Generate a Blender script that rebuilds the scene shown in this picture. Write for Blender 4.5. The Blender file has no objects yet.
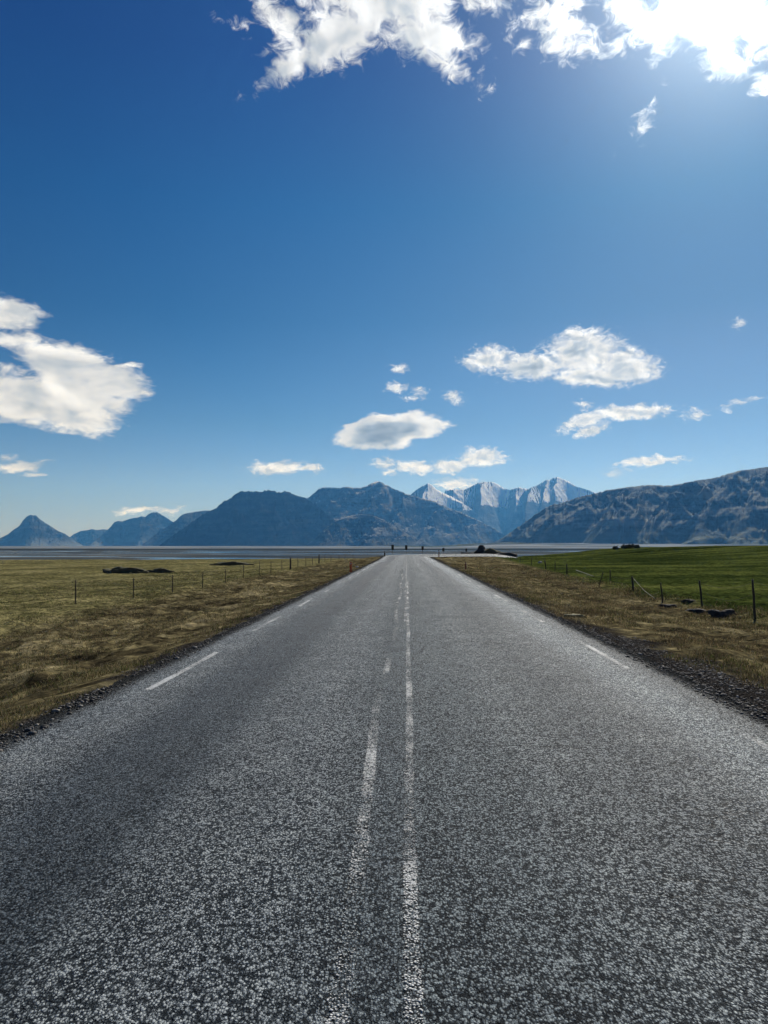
import bpy, bmesh, math, random
import numpy as np
from mathutils import Vector, Matrix, Euler, noise as mnoise

random.seed(7)
rng = np.random.default_rng(11)
sc = bpy.context.scene
COL = sc.collection
R = math.radians

# ------------------------------------------------------------------ camera
F = 759.0
CX, CY = 384.0, 512.0
YAW = math.atan((407 - CX) / F)          # camera looks this much left of the road axis
PITCH = math.atan((546 - CY) / F)        # and this much upward
CAM = Vector((0, 0, 1.6))
cam_d = bpy.data.cameras.new('camera')
cam = bpy.data.objects.new('camera', cam_d)
COL.objects.link(cam)
cam_d.sensor_fit = 'VERTICAL'
cam_d.sensor_height = 24.0
cam_d.lens = 24.0 * F / 1024.0
cam_d.clip_start = 0.05
cam_d.clip_end = 90000
cam.location = CAM
cam.rotation_euler = (math.pi / 2 + PITCH, 0, YAW)
sc.camera = cam
CR = Euler((math.pi / 2 + PITCH, 0, YAW)).to_matrix()


def ray(px, py):
    return (CR @ Vector(((px - CX) / F, -(py - CY) / F, -1.0))).normalized()


def at_depth(px, py, Y):
    d = ray(px, py)
    return CAM + d * (Y / d.y)


# ------------------------------------------------------------------ numpy noise
_perm = rng.permutation(4096).astype(np.int64)
_ang = rng.random(4096) * 2 * np.pi
_gx, _gy = np.cos(_ang), np.sin(_ang)


def perlin(x, y, seed=0):
    x = np.asarray(x, dtype=np.float64) + seed * 37.73
    y = np.asarray(y, dtype=np.float64) + seed * 17.31
    xi = np.floor(x).astype(np.int64); yi = np.floor(y).astype(np.int64)
    xf = x - xi; yf = y - yi
    u = xf * xf * xf * (xf * (xf * 6 - 15) + 10)
    v = yf * yf * yf * (yf * (yf * 6 - 15) + 10)

    def g(ix, iy, dx, dy):
        h = _perm[(_perm[ix & 4095] + iy) & 4095]
        return _gx[h] * dx + _gy[h] * dy
    a = g(xi, yi, xf, yf); b = g(xi + 1, yi, xf - 1, yf)
    c = g(xi, yi + 1, xf, yf - 1); d = g(xi + 1, yi + 1, xf - 1, yf - 1)
    return (a + (b - a) * u + ((c + (d - c) * u) - (a + (b - a) * u)) * v) * 1.5


def fbm(x, y, oct=5, seed=0, gain=0.5, lac=2.03):
    s = 0; a = 1; t = 0
    for i in range(oct):
        s = s + a * perlin(x * lac ** i, y * lac ** i, seed + i * 3)
        t += a; a *= gain
    return s / t


def ridged(x, y, oct=5, seed=0, gain=0.55):
    s = 0; a = 1; t = 0; w = 1
    for i in range(oct):
        n = 1 - np.abs(perlin(x * 2.05 ** i, y * 2.05 ** i, seed + i * 5)) * 1.6
        n = np.clip(n, 0, 1) ** 2
        s = s + a * n * w
        w = np.clip(n * 1.6, 0, 1)
        t += a; a *= gain
    return s / t


def ss(x, a, b):
    t = np.clip((x - a) / (b - a), 0, 1)
    return t * t * (3 - 2 * t)


# ------------------------------------------------------------------ object helpers
def tag(o, label=None, cat=None, group=None, kind=None):
    if label: o['label'] = label
    if cat: o['category'] = cat
    if group: o['group'] = group
    if kind: o['kind'] = kind
    return o


def empty(name, loc=(0, 0, 0), rz=0.0):
    o = bpy.data.objects.new(name, None)
    o.location = loc; o.rotation_euler = (0, 0, rz)
    o.empty_display_size = 0.2
    COL.objects.link(o)
    return o


def link_mesh(name, me, mat, parent=None, smooth=False):
    o = bpy.data.objects.new(name, me)
    COL.objects.link(o)
    if mat: me.materials.append(mat)
    if parent: o.parent = parent
    if smooth:
        me.polygons.foreach_set('use_smooth', [True] * len(me.polygons))
    return o


def np_mesh(name, verts, faces, nper):
    """verts (N,3), faces flat int array with nper corners each"""
    me = bpy.data.meshes.new(name)
    n = len(faces) // nper
    me.vertices.add(len(verts))
    me.vertices.foreach_set('co', np.ascontiguousarray(verts, dtype=np.float32).ravel())
    me.loops.add(n * nper)
    me.loops.foreach_set('vertex_index', np.ascontiguousarray(faces, dtype=np.int32))
    me.polygons.add(n)
    me.polygons.foreach_set('loop_start', np.arange(0, n * nper, nper, dtype=np.int32))
    me.update(calc_edges=True)
    me.validate()
    return me


def grid_faces(nu, nv):
    i = np.arange(nu - 1)[:, None]; j = np.arange(nv - 1)[None, :]
    a = i * nv + j
    return np.stack([a, a + nv, a + nv + 1, a + 1], axis=-1).reshape(-1)


def add_attr(me, name, data):
    data = np.asarray(data, dtype=np.float32)
    if data.ndim == 1:
        at = me.attributes.new(name, 'FLOAT', 'POINT')
        at.data.foreach_set('value', data)
    else:
        at = me.attributes.new(name, 'FLOAT_COLOR', 'POINT')
        d4 = np.ones((len(data), 4), dtype=np.float32); d4[:, :3] = data
        at.data.foreach_set('color', d4.ravel())


def tube(bm, pts, rad, seg=6, cap=True):
    """tube through points; rad a number or list"""
    rings = []
    n = len(pts)
    for i, p in enumerate(pts):
        p = Vector(p)
        a = Vector(pts[max(i - 1, 0)]); b = Vector(pts[min(i + 1, n - 1)])
        d = (b - a).normalized()
        up = Vector((0, 0, 1)) if abs(d.z) < 0.9 else Vector((1, 0, 0))
        s = d.cross(up).normalized(); t = d.cross(s)
        r = rad[i] if isinstance(rad, (list, tuple)) else rad
        rings.append([bm.verts.new(p + (s * math.cos(2 * math.pi * k / seg) + t * math.sin(2 * math.pi * k / seg)) * r) for k in range(seg)])
    for i in range(n - 1):
        for k in range(seg):
            bm.faces.new((rings[i][k], rings[i][(k + 1) % seg], rings[i + 1][(k + 1) % seg], rings[i + 1][k]))
    if cap:
        bm.faces.new(rings[0]); bm.faces.new(rings[-1][::-1])


def bm_obj(name, bm, mat, parent=None, smooth=False):
    me = bpy.data.meshes.new(name)
    bmesh.ops.recalc_face_normals(bm, faces=bm.faces[:])
    bm.to_mesh(me); bm.free()
    return link_mesh(name, me, mat, parent, smooth)


def box(bm, c, s, bevel=0.0):
    r = bmesh.ops.create_cube(bm, size=1.0)
    for v in r['verts']:
        v.co = Vector((v.co.x * s[0] + c[0], v.co.y * s[1] + c[1], v.co.z * s[2] + c[2]))
    if bevel:
        es = list({e for v in r['verts'] for e in v.link_edges})
        bmesh.ops.bevel(bm, geom=es, offset=bevel, segments=2, affect='EDGES')


# ------------------------------------------------------------------ node helper
class NT:
    def __init__(self, tree):
        self.t = tree; self.n = tree.nodes; self.l = tree.links

    def node(self, typ, **kw):
        nd = self.n.new(typ)
        for k, v in kw.items(): setattr(nd, k, v)
        return nd

    def put(self, sock, v):
        if v is None: return
        if isinstance(v, bpy.types.NodeSocket): self.l.new(v, sock)
        else:
            if isinstance(v, (tuple, list)) and sock.type == 'RGBA' and len(v) == 3: v = (*v, 1)
            sock.default_value = v

    def math(self, op, a, b=None, c=None, clamp=False):
        nd = self.node('ShaderNodeMath', operation=op, use_clamp=clamp)
        self.put(nd.inputs[0], a); self.put(nd.inputs[1], b); self.put(nd.inputs[2], c)
        return nd.outputs[0]

    def vmath(self, op, a, b=None, scale=None):
        nd = self.node('ShaderNodeVectorMath', operation=op)
        self.put(nd.inputs[0], a); self.put(nd.inputs[1], b)
        if scale is not None: self.put(nd.inputs['Scale'], scale)
        return nd.outputs['Value'] if op in ('LENGTH', 'DOT_PRODUCT', 'DISTANCE') else nd.outputs['Vector']

    def noise(self, vec, scale, detail=4, rough=0.55, dist=0.0, dim='3D', col=False):
        nd = self.node('ShaderNodeTexNoise', noise_dimensions=dim)
        self.put(nd.inputs['Vector'], vec); self.put(nd.inputs['Scale'], scale)
        self.put(nd.inputs['Detail'], detail); self.put(nd.inputs['Roughness'], rough)
        self.put(nd.inputs['Distortion'], dist)
        return nd.outputs['Color'] if col else nd.outputs['Fac']

    def voro(self, vec, scale, feature='F1', rnd=1.0, out='Distance'):
        nd = self.node('ShaderNodeTexVoronoi', feature=feature)
        self.put(nd.inputs['Vector'], vec); self.put(nd.inputs['Scale'], scale)
        nd.inputs['Randomness'].default_value = rnd
        return nd.outputs[out] if out else nd

    def mr(self, v, a, b, c=0.0, d=1.0, interp='SMOOTHSTEP', clamp=True):
        nd = self.node('ShaderNodeMapRange', interpolation_type=interp)
        if interp == 'LINEAR': nd.clamp = clamp
        for i, x in enumerate((v, a, b, c, d)): self.put(nd.inputs[i], x)
        return nd.outputs[0]

    def mix(self, f, a, b, blend='MIX'):
        nd = self.node('ShaderNodeMix', data_type='RGBA', blend_type=blend)
        self.put(nd.inputs[0], f); self.put(nd.inputs[6], a); self.put(nd.inputs[7], b)
        return nd.outputs[2]

    def ramp(self, v, stops):
        nd = self.node('ShaderNodeValToRGB')
        cr = nd.color_ramp
        while len(cr.elements) < len(stops): cr.elements.new(0.5)
        for e, (p, c) in zip(cr.elements, stops):
            e.position = p; e.color = (*c, 1) if len(c) == 3 else c
        self.put(nd.inputs[0], v)
        return nd.outputs[0]

    def bump(self, h, strength=0.5, dist=0.01, normal=None):
        nd = self.node('ShaderNodeBump')
        self.put(nd.inputs['Height'], h); nd.inputs['Strength'].default_value = strength
        nd.inputs['Distance'].default_value = dist
        if normal is not None: self.put(nd.inputs['Normal'], normal)
        return nd.outputs[0]


def material(name):
    m = bpy.data.materials.new(name); m.use_nodes = True
    m.node_tree.nodes.clear()
    t = NT(m.node_tree)
    out = t.node('ShaderNodeOutputMaterial')
    b = t.node('ShaderNodeBsdfPrincipled')
    t.l.new(b.outputs[0], out.inputs[0])
    return m, t, b, out


def pos(t, object_space=False):
    if object_space: return t.node('ShaderNodeTexCoord').outputs['Object']
    return t.node('ShaderNodeNewGeometry').outputs['Position']


def attr(t, name, out='Fac'):
    nd = t.node('ShaderNodeAttribute', attribute_name=name)
    return nd.outputs[out]


def simple_mat(name, col, rough=0.7, var=0.35, scale=20.0, metal=0.0, bump=0.0):
    m, t, b, _ = material(name)
    p = pos(t, True)
    n = t.noise(p, scale, 5, 0.6)
    lo = tuple(c * (1 - var) for c in col); hi = tuple(min(1, c * (1 + var)) for c in col)
    t.put(b.inputs['Base Color'], t.ramp(n, [(0.3, lo), (0.7, hi)]))
    b.inputs['Roughness'].default_value = rough
    b.inputs['Metallic'].default_value = metal
    if bump: t.put(b.inputs['Normal'], t.bump(n, 0.6, bump))
    return m


# ------------------------------------------------------------------ light & sky
SUN_AZ = R(23.8)      # clockwise from +Y (the road axis)
SUN_EL = R(36.5)
sun_dir = Vector((math.sin(SUN_AZ) * math.cos(SUN_EL), math.cos(SUN_AZ) * math.cos(SUN_EL), math.sin(SUN_EL)))
sl = bpy.data.lights.new('sun', 'SUN'); sl.energy = 4.8; sl.angle = R(0.53); sl.color = (1.0, 0.955, 0.88)
so = bpy.data.objects.new('sun', sl); COL.objects.link(so)
so.rotation_euler = (-sun_dir).to_track_quat('-Z', 'Y').to_euler()
so.location = (30, 60, 60)

w = bpy.data.worlds.new('World'); sc.world = w; w.use_nodes = True
w.node_tree.nodes.clear()
t = NT(w.node_tree)
wout = t.node('ShaderNodeOutputWorld')
sky = t.node('ShaderNodeTexSky', sky_type='NISHITA')
sky.sun_disc = False
sky.sun_elevation = SUN_EL
sky.sun_rotation = SUN_AZ
sky.altitude = 200
sky.air_density = 1.0
sky.dust_density = 0.25
sky.ozone_density = 3.0
SKY = 0.085
direc = t.node('ShaderNodeTexCoord').outputs['Generated']
skyc = t.node('ShaderNodeVectorMath', operation='MULTIPLY')
t.l.new(sky.outputs[0], skyc.inputs[0]); skyc.inputs[1].default_value = (0.75, 0.94, 1.06)
gm = t.node('ShaderNodeGamma'); gm.inputs[1].default_value = 1.0
t.l.new(skyc.outputs[0], gm.inputs[0])
el0 = t.math('MULTIPLY', t.math('ARCSINE', t.vmath('DOT_PRODUCT', direc, (0, 0, 1))), 57.2958)
sun0 = t.math('MULTIPLY', t.math('ARCCOSINE', t.vmath('DOT_PRODUCT', direc, tuple(sun_dir))), 57.2958)
deep = t.ramp(t.math('DIVIDE', el0, 90.0), [(0.0, (1.00, 0.84, 0.93)), (0.05, (0.85, 0.73, 0.86)), (0.10, (0.57, 0.57, 0.64)), (0.184, (0.25, 0.39, 0.50)), (0.27, (0.12, 0.33, 0.50)), (0.37, (0.085, 0.21, 0.45)), (1.0, (0.05, 0.18, 0.38))])
side = t.ramp(t.math('DIVIDE', sun0, 90.0), [(0.0, (2.3, 1.5, 1.1)), (0.17, (1.95, 1.30, 1.05)), (0.33, (1.12, 1.08, 1.04)), (0.455, (0.62, 0.87, 0.96)), (0.60, (0.5, 0.74, 0.88)), (1.0, (0.4, 0.62, 0.8))])
side = t.mix(t.mr(el0, 3.0, 17.0), (0.80, 0.88, 0.95), side)
base_sky = t.mix(1.0, t.mix(1.0, gm.outputs[0], deep, 'MULTIPLY'), side, 'MULTIPLY')
bg1 = t.node('ShaderNodeBackground'); t.l.new(base_sky, bg1.inputs[0]); bg1.inputs[1].default_value = SKY

# clouds, placed by azimuth/elevation in degrees
sep = t.node('ShaderNodeSeparateXYZ'); t.l.new(direc, sep.inputs[0])
az = t.math('MULTIPLY', t.math('ARCTAN2', sep.outputs[0], sep.outputs[1]), 57.2958)
el = t.math('MULTIPLY', t.math('ARCSINE', sep.outputs[2]), 57.2958)
cmb = t.node('ShaderNodeCombineXYZ'); t.l.new(az, cmb.inputs[0]); t.l.new(el, cmb.inputs[1])
P = cmb.outputs[0]


def azel(px, py):
    d = ray(px, py)
    return math.degrees(math.atan2(d.x, d.y)), math.degrees(math.asin(d.z))


DEG = 57.2958 / F   # degrees per pixel near the image centre

# (px, py, rx, ry, rot, weight)
WISPY = [
    (385, 2, 100, 42, 0, 1.2), (345, 36, 74, 32, 14, 1.15), (300, 64, 56, 16, 22, 0.95), (428, 36, 60, 30, -8, 1.05),
    (452, 66, 34, 16, -30, 0.62), (276, 12, 40, 17, -35, 0.8), (237, 20, 16, 11, 0, 0.62), (478, 4, 36, 20, 0, 0.9),
    (545, 8, 40, 20, 10, 0.95), (575, 36, 70, 16, -6, 0.5), (524, 42, 12, 9, 0, 0.5), (632, 14, 66, 22, -18, 0.85),
    (690, 26, 60, 24, -20, 0.85), (745, 24, 58, 38, 0, 0.95), (726, 66, 40, 20, -12, 0.95), (766, 80, 20, 14, 0, 0.8),
    (662, 56, 26, 15, 45, 0.75), (664, 82, 8, 13, -15, 0.6), (641, 130, 10, 18, -40, 0.36), (600, -34, 260, 40, 0, 0.7),
]
SMOOTHC = [
    (8, 314, 36, 18, -8, 1.0), (14, 338, 34, 11, -12, 0.6), (66, 362, 50, 22, -10, 1.1), (112, 384, 42, 22, -6, 1.05),
    (16, 396, 58, 30, -6, 1.2), (78, 412, 46, 25, -18, 1.1), (72, 384, 46, 18, -14, 1.0), (96, 398, 44, 20, -12, 0.95), (128, 367, 18, 5, 0, 0.7), (142, 392, 14, 7, -30, 0.6),
    (20, 464, 34, 7.5, 0, 0.9), (36, 474, 20, 4, 0, 0.6),
    (389, 431, 60, 18.5, 9, 2.5), (438, 421, 20, 7, -6, 0.8),
]
PUFF = [
    (488, 359, 30, 14, 8, 1.0), (530, 367, 44, 15, 2, 1.05), (584, 353, 46, 27, 4, 1.15), (624, 366, 40, 21, -6, 1.1),
    (575, 335, 15, 11, 0, 0.9), (602, 376, 58, 12, 0, 0.9),
    (582, 420, 30, 9, 22, 1.0), (630, 412, 48, 9, 4, 1.1), (590, 431, 20, 7, 12, 0.9), (584, 405, 9, 6, 0, 0.7),
    (697, 414, 14, 5.5, 4, 0.42), (742, 402, 18, 4.5, 12, 0.36), (726, 408, 7, 4, 0, 0.4), (738, 324, 9, 5.5, 0, 0.5),
    (652, 461, 36, 5.5, 4, 0.95), (612, 473, 14, 4.5, 0, 0.5),
    (454, 397, 14, 7, -8, 0.6), (400, 369, 9, 4.5, -4, 0.45), (397, 387, 12, 6, 0, 0.55), (419, 390, 9, 5, 0, 0.42), (416, 396, 12, 4.5, 15, 0.4),
    (482, 457, 27, 10.5, -2, 1.05), (452, 465, 32, 8, 6, 1.0), (418, 467, 25, 7, -4, 0.95), (384, 464, 14, 6.5, 0, 0.75), (387, 472, 9, 4, 0, 0.6),
    (446, 473, 12, 4, 0, 0.55), (456, 484, 27, 7, 0, 0.85), (502, 453, 9, 4, -20, 0.5),
    (276, 468, 34, 8, 4, 0.95), (311, 469, 14, 4.5, 0, 0.6), (141, 510, 26, 5, 4, 0.8), (168, 510, 16, 4, 0, 0.6),
]


def cloud_field(blobs, warp):
    pv = t.vmath('ADD', P, warp)
    cur = None; cury = None
    for (px, py, rx, ry, rot, wt) in blobs:
        a, e = azel(px, py)
        a2, e2 = azel(px + 10, py); a3, e3 = azel(px, py - 10)
        sx = math.hypot(a2 - a, e2 - e) / 10; sy = math.hypot(a3 - a, e3 - e) / 10
        r0 = math.degrees(math.atan2(e2 - e, a2 - a))
        mp = t.node('ShaderNodeMapping', vector_type='TEXTURE')
        t.l.new(pv, mp.inputs[0])
        mp.inputs[1].default_value = (a, e, 0)
        mp.inputs[2].default_value = (0, 0, R(rot + r0))
        mp.inputs[3].default_value = (rx * sx, ry * sy, 1)
        ln = t.vmath('LENGTH', mp.outputs[0])
        f = t.math('MULTIPLY_ADD', ln, -wt, wt)
        cur = f if cur is None else t.math('SMOOTH_MAX', cur, f, 0.25)
    return cur


def warp_noise(scale, amp, stretch):
    mp = t.node('ShaderNodeMapping'); t.l.new(P, mp.inputs[0]); mp.inputs[3].default_value = (scale, scale * stretch, scale)
    c = t.noise(mp.outputs[0], 1.0, 3, 0.6, dim='2D', col=True)
    return t.vmath('SCALE', t.vmath('SUBTRACT', c, (0.5, 0.5, 0.5)), scale=amp)


sd = Vector((azel(760, -20)[0], azel(760, -20)[1]))
sunang = t.math('ARCCOSINE', t.vmath('DOT_PRODUCT', direc, tuple(sun_dir)))     # radians from the sun


def pv_(warp):
    return t.vmath('ADD', P, t.vmath('SCALE', warp, scale=0.5))


def cloud_layer(blobs, nscale, stretch, amp, wscale, wamp, lo, hi, core0, core1, coreamt, relief, rough=0.62, rotn=0.0, fine=0.8):
    warp = warp_noise(wscale, wamp, stretch)
    M = cloud_field(blobs, warp)
    mp = t.node('ShaderNodeMapping'); t.l.new(P, mp.inputs[0])
    mp.inputs[2].default_value = (0, 0, R(rotn))
    mp.inputs[3].default_value = (nscale, nscale * stretch, nscale)
    n1 = t.noise(mp.outputs[0], 1.0, 9, rough, 0.35, dim='2D')
    # the same noise a little towards the sun: relief lighting of the billows
    mp2 = t.node('ShaderNodeMapping'); t.l.new(P, mp2.inputs[0])
    mp2.inputs[2].default_value = (0, 0, R(rotn))
    mp2.inputs[3].default_value = (nscale, nscale * stretch, nscale)
    mp2.inputs[1].default_value = (0.10, 0.16, 0)
    n2 = t.noise(mp2.outputs[0], 1.0, 4, 0.5, 0.35, dim='2D')
    n1s = t.noise(mp.outputs[0], 1.0, 4, 0.5, 0.35, dim='2D')
    mp3 = t.node('ShaderNodeMapping'); t.l.new(pv_(warp), mp3.inputs[0]); mp3.inputs[2].default_value = (0, 0, R(rotn + 20))
    mp3.inputs[3].default_value = (nscale * 4.5, nscale * stretch * 5.5, 1)
    n3 = t.noise(mp3.outputs[0], 1.0, 7, 0.68, 0.6, dim='2D')
    dens = t.math('MULTIPLY_ADD', t.math('SUBTRACT', n1, 0.5), amp, M)
    dens = t.math('MULTIPLY_ADD', t.math('SUBTRACT', n3, 0.5), fine, dens)
    alpha = t.mr(dens, lo, hi)
    core = t.mr(t.math('MULTIPLY_ADD', t.math('SUBTRACT', n1s, 0.5), 1.2, M), core0, core1)
    shade = t.math('SUBTRACT', 1.0, t.math('MULTIPLY', core, coreamt))
    rl = t.math('MULTIPLY', t.math('SUBTRACT', n1s, n2), relief)
    shade = t.math('ADD', shade, rl)
    shade = t.math('MAXIMUM', shade, 0.3)
    return alpha, shade


glow = t.math('EXPONENT', t.math('MULTIPLY', sunang, -13.0))
a1, s1 = cloud_layer(WISPY, 0.16, 1.25, 1.9, 0.22, 2.2, -0.16, 0.70, 0.6, 1.4, 0.36, 2.2, 0.66, 12, 1.9)
a2, s2 = cloud_layer(SMOOTHC, 0.16, 2.2, 0.85, 0.35, 1.5, -0.08, 0.46, 0.45, 1.75, 0.60, 1.5, 0.58, 4, 0.8)
a3, s3 = cloud_layer(PUFF, 0.45, 1.7, 0.85, 0.8, 0.95, -0.10, 0.60, 0.45, 1.1, 0.34, 1.9, 0.62, 0, 1.05)
CB = 0.85 / SKY
def ccol(s):
    # cool grey where thick, warm white where thin
    return t.vmath('MULTIPLY', t.vmath('SCALE', t.mix(t.mr(s, 0.5, 1.0), (0.84, 0.96, 1.07), (0.965, 0.98, 0.985)), scale=CB), t.vmath('SCALE', (1, 1, 1), scale=s))
lit = t.math('MULTIPLY_ADD', t.math('EXPONENT', t.math('MULTIPLY', sunang, -7.0)), 1.2, 0.92)
cskies = t.mix(a3, base_sky, ccol(s3))
cskies = t.mix(a2, cskies, t.vmath('SCALE', ccol(s2), scale=0.95))
cskies = t.mix(a1, cskies, t.vmath('SCALE', ccol(s1), scale=lit))
# aureole of the sun
gl = t.math('MULTIPLY', glow, 21.0)
cskies = t.vmath('ADD', cskies, t.vmath('SCALE', (0.84, 0.98, 1.02), scale=gl))
bg2 = t.node('ShaderNodeBackground'); t.l.new(cskies, bg2.inputs[0]); bg2.inputs[1].default_value = SKY
inreg = t.math('MULTIPLY', t.math('LESS_THAN', t.math('ABSOLUTE', az), 48.0), t.math('MULTIPLY', t.math('GREATER_THAN', el, -1.0), t.math('LESS_THAN', el, 60.0)))
mixs = t.node('ShaderNodeMixShader'); t.l.new(inreg, mixs.inputs[0])
t.l.new(bg1.outputs[0], mixs.inputs[1]); t.l.new(bg2.outputs[0], mixs.inputs[2])
t.l.new(mixs.outputs[0], wout.inputs[0])

# ------------------------------------------------------------------ road geometry
YC, RC = 116.0, 15.0       # the bend starts here, centre-line radius
HALF = 3.62


def road_coords(x, y):
    """lateral offset t (positive to the right / inner side) and k = 0 straight .. 1 in the bend"""
    x = np.asarray(x, float); y = np.asarray(y, float)
    r = np.hypot(x - RC, y - YC)
    t_arc = RC - r
    t_end = (YC + RC) - y
    tt = np.where(y <= YC, np.where(x < RC + 8, x, 1e3), np.where(x < RC, t_arc, t_end))
    # inside of the bend near the straight: nearest branch
    near_end = np.where(x > RC, (YC + RC) - y, 1e3)
    tt = np.where((y <= YC) & (x > 0) & (np.abs(near_end) < np.abs(tt)), near_end, tt)
    k = np.where(y <= YC - 20, 0, np.clip((y - (YC - 20)) / 35, 0, 1))
    k = np.where(x > RC, 1, k)
    return tt, k


def road_z(tt, k):
    tc = np.clip(tt, -6, 6)
    k = np.asarray(k, float)
    return -0.022 * np.abs(tc) * (1 - k) - 0.055 * tc * k + 0.05 * k


def ground_z(x, y, fine=True):
    x = np.asarray(x, float); y = np.asarray(y, float)
    tt, k = road_coords(x, y)
    a = np.abs(tt)
    left = np.interp(a, [0, 3.5, 3.8, 4.4, 6, 9, 12, 20, 60, 200], [-.13, -.13, -.105, -.22, -.46, -.58, -.62, -.75, -1.0, -1.2])
    right = np.interp(a, [0, 3.5, 3.85, 4.9, 6.5, 8.5, 10, 14, 60], [-.13, -.13, -.105, -.17, -.33, -.36, -.26, -.3, -.3])
    z = np.where(tt < 0, left, right)
    rz = road_z(tt, k) - (-0.022 * np.minimum(a, 6))
    z = z + rz * np.clip(1 - (a - 3.5) / 6, 0, 1)
    field = 2.35 * ss(x, 18, 64) * ss(y, 22, 150) + 0.3 * ss(x, 70, 400) * ss(y, 22, 300)
    field = field - 1.9 * ss(x, 14, 27) * ss(y, 122, 127) * (1 - ss(y, 136, 143))
    z = z + field
    if fine:
        off = ss(a, 3.7, 5.2)
        z = z + off * 0.10 * fbm(x * 0.9, y * 0.55, 4, 1)
        rough = ss(a, 4.0, 5.5) * (1 - 0.75 * ss(a, 10, 14)) * np.where(tt < 0, 1.0, 0.6)
        z = z + rough * 0.05 * fbm(x * 2.6, y * 1.6, 3, 6, 0.6)
        z = z + rough * (0.30 * np.maximum(fbm(x * 0.55, y * 0.4, 5, 5, 0.6), -0.25))
        z = z + off * 0.16 * fbm(x * 0.06, y * 0.045, 3, 9) * (1 - 0.4 * (tt > 0))
    # the far edge of the pasture, dropping to the tidal flats
    y1 = np.interp(x, [-60, -5, 6, 30, 60], [139, 140, 158, 168, 205]) + 6 * perlin(x * 0.03, y * 0, 3)
    D = ss(y, y1, y1 + 75)
    zf = -6.0 + 0.34 * fbm(x * 0.0045, y * 0.011, 4, 21, 0.55) + 0.05
    zf = zf + 0.5 * ss(y, 1350, 1500) - 0.0
    far = 6 * ss(y, 2600, 6500) + 22 * ss(x / np.maximum(y, 1), 0.03, 0.16) * ss(y, 2300, 4800)
    zf = zf + far + ss(y, 2300, 4000) * 2.0 * fbm(x * 0.002, y * 0.004, 4, 31)
    z = z * (1 - D) + zf * D
    return z


def gz(x, y):
    return float(ground_z(np.array([x]), np.array([y]))[0])


def spaced(segs):
    out = []
    for a, b, n in segs:
        out.append(np.linspace(a, b, n, endpoint=False))
    return np.concatenate(out)


def geo(a, b, n):
    return a * (b / a) ** (np.arange(n) / n)


xs = np.concatenate([-geo(30, 17500, 90)[::-1], spaced([(-30, -14, 70), (-14, -3, 120), (-3, 3, 14), (3, 14, 120), (14, 30, 70)]), geo(30, 17500, 90), [17500]])
xs = np.unique(np.round(xs, 4))
ys = np.concatenate([-geo(4, 1500, 20)[::-1], spaced([(-4, 4, 20), (4, 30, 240), (30, 60, 140), (60, 170, 150), (170, 300, 50), (300, 2000, 130)]), geo(2000, 19500, 70), [19500]])
ys = np.unique(np.round(ys, 4))
GX, GY = np.meshgrid(xs, ys, indexing='ij')
GZ = ground_z(GX, GY)
verts = np.stack([GX.ravel(), GY.ravel(), GZ.ravel()], 1)
me = np_mesh('ground', verts, grid_faces(len(xs), len(ys)), 4)
tt, kk = road_coords(verts[:, 0], verts[:, 1])
a = np.abs(tt)
vx, vy = verts[:, 0], verts[:, 1]
edge_n = fbm(vx * 1.3, vy * 0.8, 4, 40)
glim = 3.8 + 0.8 * (1 - ss(vy, 8, 18))
gravel = np.where(tt < 0, 1 - ss(a + 0.7 * edge_n, 3.65, 4.05), 1 - ss(a + 1.0 * edge_n, glim - 0.2, glim + 0.7))
fence_x = 9.3
gx0 = np.clip((vy - 37) * 0.062, 0, 5.5)
green = ss(vx - gx0 + 0.8 * edge_n, 8.6, 10.2) * ((tt > 0) | ((vx > 20) & (vy > 133))) * ss(vy, -30, -20)
y1 = np.interp(vx, [-60, -5, 6, 30, 60], [139, 140, 158, 168, 205]) + 6 * perlin(vx * 0.03, vy * 0, 3)
flat = ss(ss(vy, y1, y1 + 75), 0.80, 0.97)
rough_band = (1 - ss(a + 2.2 * fbm(vx * 0.25, vy * 0.1, 3, 44), 9.0, 12.5)) * (tt < 0) + (tt > 0) * (1 - green)
add_attr(me, 'zone', np.stack([gravel, green, flat], 1))
add_attr(me, 'verge', rough_band)

m_ground, t, b, out = material('pasture_ground')
p = pos(t)
zone = t.node('ShaderNodeAttribute', attribute_name='zone')
sp = t.node('ShaderNodeSeparateColor'); t.l.new(zone.outputs['Color'], sp.inputs[0])
vg = attr(t, 'verge')
n_big = t.noise(p, 0.12, 5, 0.6)
n_mid = t.noise(p, 1.1, 6, 0.65)
n_fine = t.noise(p, 14.0, 6, 0.7)
n_soil = t.noise(p, 0.7, 7, 0.7)
# olive pasture (left)
olive = t.ramp(t.math('MULTIPLY_ADD', n_big, 0.5, t.math('MULTIPLY', n_mid, 0.5)), [(0.38, (0.052, 0.052, 0.025)), (0.48, (0.114, 0.108, 0.050)), (0.60, (0.215, 0.196, 0.098))])
verge_c = t.ramp(n_soil, [(0.38, (0.018, 0.015, 0.013)), (0.45, (0.055, 0.044, 0.028)), (0.53, (0.135, 0.116, 0.066)), (0.64, (0.26, 0.222, 0.135))])
c = t.mix(t.math('MULTIPLY', vg, 0.85), olive, verge_c)
mpg = t.node('ShaderNodeMapping'); t.l.new(p, mpg.inputs[0]); mpg.inputs[3].default_value = (0.05, 0.16, 0.1)
ng = t.noise(mpg.outputs[0], 1.0, 6, 0.6)
greenc = t.ramp(t.math('MULTIPLY_ADD', ng, 0.75, t.math('MULTIPLY', n_mid, 0.25)), [(0.40, (0.014, 0.022, 0.008)), (0.5, (0.037, 0.052, 0.014)), (0.60, (0.084, 0.100, 0.028))])
c = t.mix(sp.outputs[1], c, greenc)
n_tuft = t.noise(p, 4.5, 5, 0.7)
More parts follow.
